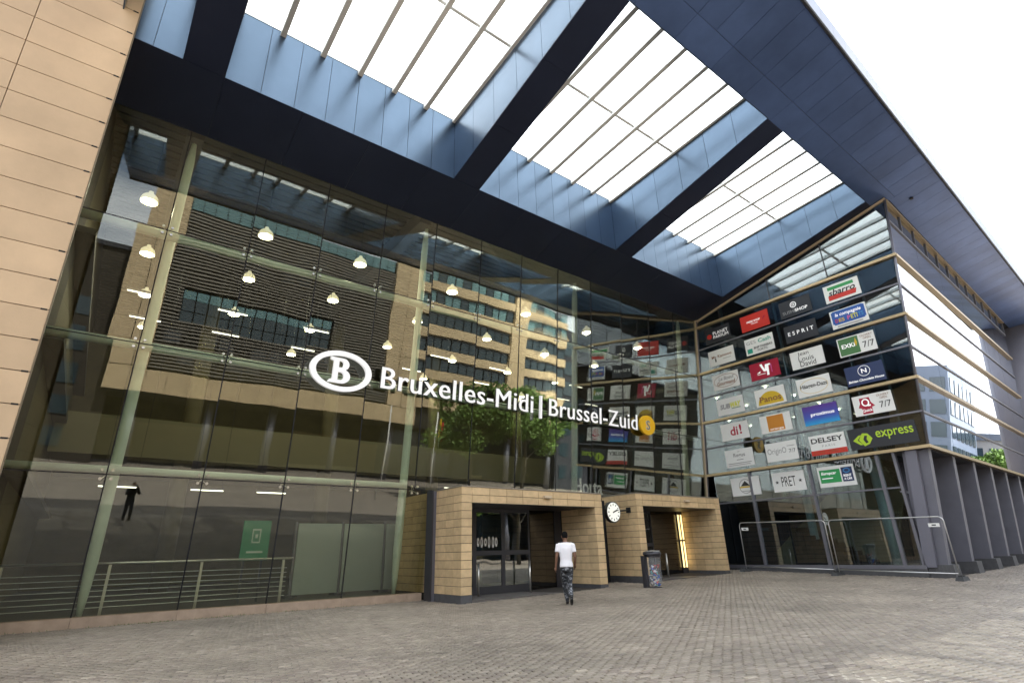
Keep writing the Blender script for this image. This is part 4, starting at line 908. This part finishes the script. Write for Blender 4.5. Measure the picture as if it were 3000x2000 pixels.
def hand(q, wrist, elbow, curl=.5, side=1):
    w = Vector(wrist); d = (w-Vector(elbow)).normalized(); s = Vector((0, 1, 0)); s = (s-s.dot(d)*d).normalized(); nrm = d.cross(s)*side
    limb(q, [w-.01*d, w+.04*d, w+.085*d], [.022, .034, .036], .55, 3)
    for k in range(4):
        b = w+.08*d+s*(.026-.0175*k); L = (.068, .078, .074, .058)[k]
        m = b+d*L*.5-nrm*curl*.012; e = m+d*L*.42*(1-curl*.4)-nrm*curl*.035
        limb(q, [b, m, e], [.0095, .009, .0075], 1, 2)
    b = w+.03*d+s*.028; limb(q, [b, b+s*.028+d*.022, b+s*.036+d*.055], [.012, .0105, .008], 1, 2)
def human(lab, loc, heading, J, skin, shirt_m, trouser_m, shoe_m, hair_m, sleeve=.45):
    xf = Matrix.Rotation(-heading, 4, 'Z')
    q = MB()
    hd = Vector(J['head']); nk = Vector(J['neck'])
    V, F = loft([(hd+Vector((0, 0, z)), rx, ry) for z, rx, ry in ((-.115, .035, .045), (-.10, .055, .062), (-.06, .068, .082), (0, .076, .096), (.05, .075, .095), (.09, .058, .074), (.112, .02, .028))], 18); q.add(V, F)
    limb(q, [nk, hd+Vector((0, -.005, -.06))], [.058, .052])
    limb(q, [hd+Vector((0, .09, .0)), hd+Vector((0, .115, -.03))], [.010, .016], 1, 2)
    for sd in (-1, 1): limb(q, [hd+Vector((sd*.074, -.01, .02)), hd+Vector((sd*.084, -.018, -.035))], [.018, .012], .6, 2)
    for a, b, c in ((J['sl'], J['el'], J['wl']), (J['sr'], J['er'], J['wr'])):
        limb(q, [a, b, c], [.052, .040, .027]); hand(q, c, b, .6, 1 if c[0] > 0 else -1)
    tor = [((0, 0, .86), .150, .105), ((0, 0, .95), .155, .11), ((0, 0, 1.05), .135, .095), ((0, .0, 1.2), .155, .11), ((0, .0, 1.33), .175, .115), ((0, -.005, 1.42), .165, .09), ((0, -.005, 1.47), .08, .065)]
    lean = J.get('lean', 0.)
    def ln(p): return (p[0], p[1]+lean*(p[2]-.9), p[2])
    V, F = loft([(ln(p), rx, ry) for p, rx, ry in tor], 18); q.add(V, F)
    for h, k, a in ((J['hl'], J['kl'], J['al']), (J['hr'], J['kr'], J['ar'])): limb(q, [h, k, a], [.085, .058, .040])
    root = fused('person', q, skin, None, .008, xf, 3); root.location = loc; tag(root, lab, 'person')
    # shirt
    q = MB(); V, F = loft([(ln(p), rx+.016, ry+.018) for p, rx, ry in [((0, 0, .885), .158, .118)]+tor[1:6]]+[(ln((0, -.005, 1.475)), .095, .082)], 20); q.add(V, F)
    for a, b in ((J['sl'], J['el']), (J['sr'], J['er'])):
        A, B2 = Vector(a), Vector(b); inn_ = A.lerp(Vector((0, 0, A.z)), .35); limb(q, [inn_, A, A.lerp(B2, sleeve), A.lerp(B2, sleeve+.2)], [.06, .068, .066, .066])
        if sleeve > .9: C2 = Vector(J['wl'] if a is J['sl'] else J['wr']); limb(q, [A.lerp(B2, .9), B2, B2.lerp(C2, .95)], [.06, .056, .042])
    fused('shirt', q, shirt_m, root, .012, xf, 5)
    # trousers
    q = MB(); V, F = loft([((0, 0, .78), .145, .11), ((0, 0, .86), .162, .122), ((0, 0, .95), .158, .118), ((0, .0, .99), .148, .112)], 20); q.add(V, F)
    for h, k, a in ((J['hl'], J['kl'], J['al']), (J['hr'], J['kr'], J['ar'])): limb(q, [h, Vector(h).lerp(Vector(k), .5), k, Vector(k).lerp(Vector(a), .5), a], [.098, .088, .072, .068, .056])
    fused('trousers', q, trouser_m, root, .012, xf, 4)
    for a, t in ((J['al'], J['tl']), (J['ar'], J['tr'])):
        q = MB(); A, T = Vector(a), Vector(t); d = (T-A).normalized(); heel = A-Vector((0, d.y, 0)).normalized()*.03+Vector((0, 0, -.045)) if abs(d.z) < .8 else A+Vector((0, -.05, -.03))
        limb(q, [A+Vector((0, 0, .05)), A, heel], [.046, .047, .04]); limb(q, [heel, heel.lerp(T, .6), T], [.040, .044, .03], .8)
        fused('shoe', q, shoe_m, root, .009, xf, 3)
    q = MB(); V, F = loft([(hd+Vector((0, -.012, z)), rx, ry) for z, rx, ry in ((-.05, .066, .072), (-.01, .079, .090), (.05, .081, .096), (.095, .064, .078), (.12, .025, .032))], 18)
    V = [p if (p[1]-hd.y) < .055 or p[2] > hd.z+.055 else (p[0], p[1]-.06, p[2]) for p in V]; q.add(V, F)
    fused('hair', q, hair_m, root, .009, xf, 2)
    for sd in (-1, 1):
        V, F = lathe([(0, -.01), (.008, -.006), (.010, 0), (.008, .006), (0, .01)], (0, 0, 0), 8); c = xf @ (hd+Vector((sd*.03, .088, .01)))
        o = mk('eye', [(p[0]+c.x, p[1]+c.y, p[2]+c.z) for p in V], F, M_black, None); o.parent = root; 
    return root
def plaid():
    m = bpy.data.materials.new('dark_patterned_cloth'); m.use_nodes = True; n = m.node_tree; b = n.nodes['Principled BSDF']; b.inputs['Roughness'].default_value = .85
    t = n.nodes.new('ShaderNodeTexCoord'); z = n.nodes.new('ShaderNodeTexNoise'); z.inputs['Scale'].default_value = 16; z.inputs['Detail'].default_value = 2
    r = n.nodes.new('ShaderNodeValToRGB'); e = r.color_ramp.elements; e[0].position = .5; e[1].position = .66; e[0].color = (.018, .020, .024, 1); e[1].color = (.26, .27, .30, 1)
    n.links.new(t.outputs['Object'], z.inputs['Vector']); n.links.new(z.outputs['Fac'], r.inputs[0]); n.links.new(r.outputs[0], b.inputs['Base Color']); return m
M_skin = mat('brown_skin', (.17, .085, .05), .55); M_hair = mat('black_hair', (.006, .006, .006), .9, 0., .1, bump=.5, bscale=200)
M_tee = mat('white_cotton', (.80, .79, .83), .85, noise=.05, nscale=9, bump=.5, bscale=14); M_shoe = mat('black_shoe', (.012, .012, .013), .5)
J1 = dict(head=(0, .045, 1.63), neck=(0, .01, 1.46), sl=(-.185, 0, 1.41), el=(-.245, -.05, 1.14), wl=(-.275, .0, .90), sr=(.185, 0, 1.41), er=(.235, -.01, 1.13), wr=(.235, .13, .93),
          hl=(-.085, 0, .88), kl=(-.05, .20, .50), al=(.0, .22, .10), tl=(.0, .39, .035), hr=(.085, 0, .88), kr=(.055, .02, .48), ar=(.05, -.30, .22), tr=(.055, -.22, .035), lean=.03)
fx, fy = 10.03, 10.79; hdg = R_(37)
pl = Vector((fx, fy, 0))+Matrix.Rotation(-hdg, 3, 'Z') @ Vector((-.045, .20, 0)); pl.z = gz(pl.x, pl.y)+.012
human('man in white T-shirt and dark patterned trousers walking towards the tiled doors', pl, hdg, J1, M_skin, M_tee, plaid(), M_shoe, M_hair, .42)
J2 = dict(head=(0, .05, 1.60), neck=(0, .01, 1.45), sl=(-.18, 0, 1.40), el=(-.26, .12, 1.20), wl=(-.08, .26, 1.50), sr=(.18, 0, 1.40), er=(.27, .12, 1.20), wr=(.08, .26, 1.50),
          hl=(-.085, 0, .88), kl=(-.10, .03, .48), al=(-.11, -.02, .085), tl=(-.13, .14, .03), hr=(.085, 0, .88), kr=(.11, .06, .48), ar=(.13, .03, .085), tr=(.15, .19, .03), lean=.0)
dk = mat('dark_jacket', (.02, .02, .024), .8); dj = mat('dark_jeans', (.025, .03, .045), .85)
PHX, PHY = 1.95, -.75
human('person in dark clothes holding a camera up, mirrored in the hall glass', (PHX, PHY, .0), R_(20), J2, mat('light_skin', (.42, .24, .16), .55), dk, dj, M_shoe, mat('dark_hair', (.02, .014, .010), .7), .95)
cm = empty('photo_camera', Vector((PHX, PHY, 1.5))+Matrix.Rotation(-R_(20), 3, 'Z') @ Vector((0, .27, .06)), 'black photo camera held to the face of the person in dark clothes', 'camera')
cp = cm.location
wbox('camera_body', cp.x-.07, cp.x+.07, cp.y-.03, cp.y+.03, cp.z-.045, cp.z+.05, M_black, cm); tube('camera_lens', [(cp.x, cp.y+.03, cp.z), (cp.x, cp.y+.12, cp.z)], .036, M_black, cm, n=14)

# ------------------------------------------------------------------ what the glass mirrors: office block, trees, poles across the plaza
YO = -45.0
off = empty('office_block', (33, -50, 0), 'sandstone and louvre office block across the plaza, mirrored in the hall glass', 'building')
M_os = mat('office_sandstone', (.60, .46, .28), .7, noise=.08, nscale=.6, objrand=.06); M_lv = mat('louvre_metal', (.25, .225, .19), .5, .3); M_ow = mat('office_window', (.03, .05, .06), .12, .0, .8); M_ot = mat('office_blind_teal', (.14, .26, .28), .4); M_od = mat('office_recess', (.012, .011, .010), .8)
wbox('core', -1.5, 67.8, YO-16, YO-.55, 8.5, 33.4, M_od, off)
for a, b in ((-1.9, .2), (.25, 2.3), (32.0, 34.3), (34.35, 36.7), (54.5, 57.6)):
    for k in range(9): wbox('pier_panel', a, b-.02, YO-.5, YO+.25, 11.05+k*2.5, 13.52+k*2.5, M_os, off)
for k in range(18): wbox('band_panel', -1.9+2.15*k, .22+2.15*k, YO-.5, YO+.2, 8.45, 10.98, M_os, off)
lv = MB()
for k in range(51):
    z = 11.3+.43*k
    if 17.0 < z < 21.3: lv.box(W, 2.35, 4.2, YO-.1, YO+.05, z, z+.2); lv.box(W, 22.6, 31.9, YO-.1, YO+.05, z, z+.2)
    elif z > 31.4: continue
    else: lv.box(W, 2.35, 31.9, YO-.1, YO+.05, z, z+.2)
lv.build('louvre_slats', M_lv, off, kind='stuff')
for k in range(13):
    for z0, z1, m in ((17.1, 18.4, M_ow), (18.5, 20.0, M_ow), (20.05, 21.2, M_ot)): wbox('window', 4.3+1.4*k, 5.55+1.4*k, YO-.3, YO-.2, z0, z1, m, off)
for k in range(21): wbox('window', 2.4+1.4*k, 3.7+1.4*k, YO-.3, YO-.2, 31.6, 33.3, M_ot, off)
for r in range(4):
    for k in range(14):
        if (k*7+r*5) % 3: wbox('window', 3.2+2.0*k, 4.9+2.0*k, YO-.35, YO-.2, 12.2+2.3*r+(9.3 if r > 1 else 0), 13.6+2.3*r+(9.3 if r > 1 else 0), M_ow, off)
for r in range(6):
    for a, b in ((36.8, 54.4), (57.7, 67.6)):
        wbox('band_panel', a, b, YO-.5, YO+.1, 11.5+3.7*r, 13.0+3.7*r, M_os, off); n = int((b-a)/1.6)
        for k in range(n): wbox('window', a+.1+(b-a)*k/n, a+(b-a)*(k+1)/n-.12, YO-.4, YO-.3, 13.15+3.7*r, 14.9+3.7*r, M_ot if (r >= 4 and k % 3 != 1) else M_ow, off)
        q = MB(); q.box(W, a, b, YO-.25, YO-.1, 15.0+3.7*r, 15.08+3.7*r); q.build('sun_shade', M_lv, off)
wbox('lower_wall', -1.9, 37, -58.3, -58, 0, 5.2, mat('lower_wall_sandstone', (.24, .18, .10), .8, noise=.1, nscale=.4), off); wbox('lower_wall', -1.9, 68, -60.3, -60, 5.0, 8.4, M_od, off)
wbox('lower_ceiling', -1.9, 68, -60, YO, 8.2, 8.42, M_od, off); wbox('lower_wall', 37, 68, -58.3, -58, 0, 8.2, M_ow, off); wbox('light_ledge', -1.9, 60, -57.9, -57.4, .0, .5, mat('pale_ledge', (.55, .45, .25), .7), off)
for k in range(9): tube('round_column', [(2+8*k, -47, 0), (2+8*k, -47, 8.3)], .5, M_grey, off, n=14)
rb_ = empty('added_slate_block', (90, -55, 0), 'added dark slate block hiding bright sky right of the sandstone office block', 'building')  # added mass, darkens the bright sky mirrored right of the offices
wbox('block_body', 68.6, 118, -64, -48, 0, 31, mat('added_slate_block', (.03, .032, .04), .6, noise=.15, nscale=.4), rb_)
for r in range(7):
    for k in range(14): wbox('window', 70+3.3*k, 72.1+3.3*k, -47.99, -47.9, 2+4*r, 4.6+4*r, M_ow, rb_)
lb_ = empty('added_brown_block', (-16, -40, 0), 'added dark brown block hiding bright sky beside the office block across the plaza', 'building')  # added mass, keeps low bright sky out of the left hall glass
wbox('block_body', -64, -1.3, -52, -46.5, 0, 24, mat('brown_block', (.045, .036, .025), .8, noise=.15, nscale=.5), lb_); wbox('block_roof', -64.3, -1.2, -52.3, -46.2, 24, 24.6, M_dgrey, lb_)
for r in range(5):
    for k in range(10): wbox('window', -33+3.0*k, -31.2+3.0*k, -46.49, -46.4, 1.5+3.5*r, 3.6+3.5*r, M_ow, lb_)
def tree(x, y, h, r, lab, grp, seed):
    rg = np.random.default_rng(seed); t = empty('plane_tree', (x, y, 0), lab, 'tree', grp); q = MB()
    q.tube([(x, y, -.1), (x+.1, y, h*.25), (x-.1, y+.1, h*.55), (x, y, h*.8)], [.28, .22, .15, .05], 9); ctr = []
    for k in range(16):
        a = rg.uniform(0, 6.28); e = rg.uniform(.25, 1.0); d = r*rg.uniform(.45, .95); z0 = h*rg.uniform(.3, .65); c = (x+d*math.cos(a)*math.sqrt(1-(e*.5)**2), y+d*math.sin(a), min(h-.6, z0+h*.28*e)); ctr.append((c, r*rg.uniform(.24, .42)))
        q.tube([(x, y, z0), ((x+c[0])/2, (y+c[1])/2, (z0+c[2])/2+.3), c], [.10, .06, .02], 5)
    q.build('trunk', mat('bark', (.10, .085, .065), .9), t); ctr.append(((x, y, h*.86), r*.42)); ctr.append(((x+.3*r, y, h*.7), r*.5))
    P = []
    for c, rr in ctr:
        n = int(700*(rr/(.35*r))**2); d = rg.normal(size=(n, 3)); d /= np.linalg.norm(d, axis=1)[:, None]; P.append(np.array(c)+d*rr*rg.uniform(.45, 1.05, n)[:, None]*[1, 1, .8])
    P = np.concatenate(P); n = len(P); s = rg.uniform(.10, .24, n)*h/12; u = rg.normal(size=(n, 3)); u /= np.linalg.norm(u, axis=1)[:, None]; v = np.cross(u, rg.normal(size=(n, 3))); v /= np.linalg.norm(v, axis=1)[:, None]
    V = np.stack([P-u*s[:, None], P+v*s[:, None]*.7, P+u*s[:, None], P-v*s[:, None]*.7], 1).reshape(-1, 3); F = np.arange(4*n).reshape(-1, 4).tolist()
    mk('crown', V, F, mat('leaf_green', (.12, .205, .035), .6, noise=.4, nscale=.9), t); return t
tree(33.5, -21, 12.5, 5.4, 'leafy plaza tree behind the flag pole, mirrored in the hall glass', None, 3)
tree(41.5, -22.5, 13.5, 5.6, 'larger leafy plaza tree mirrored beside the station name sign', None, 4)
tree(96, -1.5, 10.8, 3.4, 'light green street tree mirrored low in the annex side glass', None, 5)
tree(86, -6.0, 9.0, 2.8, 'street tree mirrored near the annex corner below the tower', None, 6)
for x, lab, flag in ((27.6, 'flag pole with a black, yellow and red flag across the plaza', True), (22.2, 'bare white flag pole across the plaza', False)):
    t = empty('flag_pole', (x, -20, 0), lab, 'flag pole'); tube('pole', [(x, -20, 0), (x, -20, 8.8)], .07, M_white, t, n=8)
    if flag:
        for k, c in enumerate(((.01, .01, .01), (.75, .52, .02), (.55, .03, .03))): wbox('flag_stripe', x+.08+.22*k, x+.30+.22*k, -20.01+.03*k, -19.99+.03*k, 6.2-.15*k, 8.4-.3*k, mat('flag_%d' % k, c, .8), t)
ft = empty('far_tower', (92, -10, 0), 'grey glass office tower down the street, mirrored in the annex side', 'building'); M_ft = mat('tower_grey', (.17, .21, .28), .4, noise=.1, nscale=.3)
wbox('tower_body', 88, 104, -16, -5.0, 0, 20.5, M_ft, ft)
for r in range(6):
    for k in range(5): wbox('window', 87.9, 87.99, -15.4+2.1*k, -13.8+2.1*k, 2+3*r, 3.9+3*r, M_ow, ft)
    for k in range(6): wbox('window', 88.6+2.5*k, 90.4+2.5*k, -4.99, -4.9, 2+3*r, 3.9+3*r, M_ow, ft)
fb = empty('far_block', (112, -3, 0), 'low pale street block with rows of windows, mirrored in the annex side', 'building')
wbox('block_body', 108, 124, -6.5, 3, 0, 12.6, mat('block_pale', (.42, .40, .38), .7), fb); wbox('block_roof', 107.6, 124.4, -6.9, 3.4, 12.6, 13.6, mat('block_slate', (.16, .18, .22), .6), fb)
for r in range(4):
    for k in range(5): wbox('window', 107.9, 107.99, -6+1.8*k, -4.9+1.8*k, 1+2.9*r, 2.7+2.9*r, M_ow, fb)

# ------------------------------------------------------------------ birds
def unproj(px, py, plane_y):
    d = _r*((px-1500)/FPX)+_d*((py-1000)/FPX)+_f; t = plane_y/d.y; return Vector((0, 0, CAMH))+d*t
M_bird = mat('grey_feathers', (.20, .21, .24), .8)
def bird(c, s, lab, fly, grp=None):
    t = empty('pigeon', c, lab, 'bird', grp); q = MB(); c = Vector(c)
    V, F = loft([(c+Vector((-.16*s, 0, .02*s)), .005*s, .005*s), (c+Vector((-.08*s, 0, .04*s)), .04*s, .035*s), (c+Vector((.03*s, 0, .06*s)), .06*s, .055*s), (c+Vector((.10*s, 0, .10*s)), .035*s, .035*s), (c+Vector((.14*s, 0, .13*s)), .03*s, .03*s), (c+Vector((.18*s, 0, .13*s)), .006*s, .006*s)], 9, ref=(0, 1, 0)); q.add(V, F)
    q.build('bird_body', M_bird, t, smooth=True)
    if fly:
        for sd in (-1, 1):
            V = [c+Vector((.07*s, sd*.04*s, .07*s)), c+Vector((.05*s, sd*.22*s, .16*s)), c+Vector((-.05*s, sd*.36*s, .13*s)), c+Vector((-.06*s, sd*.18*s, .09*s)), c+Vector((-.06*s, sd*.04*s, .06*s))]
            V = [tuple(p) for p in V]+[tuple(p+Vector((0, 0, .012*s))) for p in V]; mk('wing', V, [(0, 1, 2, 3, 4), (9, 8, 7, 6, 5)]+[(i, i+5, (i+1) % 5+5, (i+1) % 5) for i in range(5)], M_bird, t)
    else:
        for sd in (-1, 1): tube('bird_leg', [c+Vector((.02*s, sd*.02*s, -.05*s)), c+Vector((.02*s, sd*.02*s, .03*s))], .006*s, M_bird, t, n=4)
bird(unproj(2990, 366, 12.0), 1.3, 'pigeon flying in the white sky beside the canopy', True)
for px, py, lb in ((2822, 582, 'small pigeon hovering over the pale canopy edge'), (2897, 690, 'pigeon with spread wings over the canopy edge'), (2974, 797, 'small pigeon over the canopy edge beside the round pier')):
    bird(unproj(px, py, 4.6), .75, lb, True)

# ------------------------------------------------------------------ weeds and litter specks along the curb
q = MB(); rw = random.Random(5)
for k in range(420):
    x = rw.choice([rw.gauss(1.6, .5), rw.gauss(3.6, .9), rw.uniform(-1, 8)]); y = 15.735-abs(rw.gauss(0, .05)); z = gz(x, y)+.01; h = rw.uniform(.015, .06); a = rw.uniform(0, 6.28); dx, dy = .012*math.cos(a), .012*math.sin(a)
    q.add([(x-dx, y-dy, z), (x+dx, y+dy, z), (x+rw.gauss(0, .02), y-abs(rw.gauss(0, .015)), z+h)], [(0, 1, 2)], 0 if rw.random() < .6 else 1)
o = q.build('curb_weeds', [mat('weed_green', (.12, .16, .05), .8), mat('dry_leaf', (.42, .38, .28), .8)], kind='stuff'); o['label'] = 'tufts of weeds and dry leaf scraps along the stone curb'; o['category'] = 'weeds'
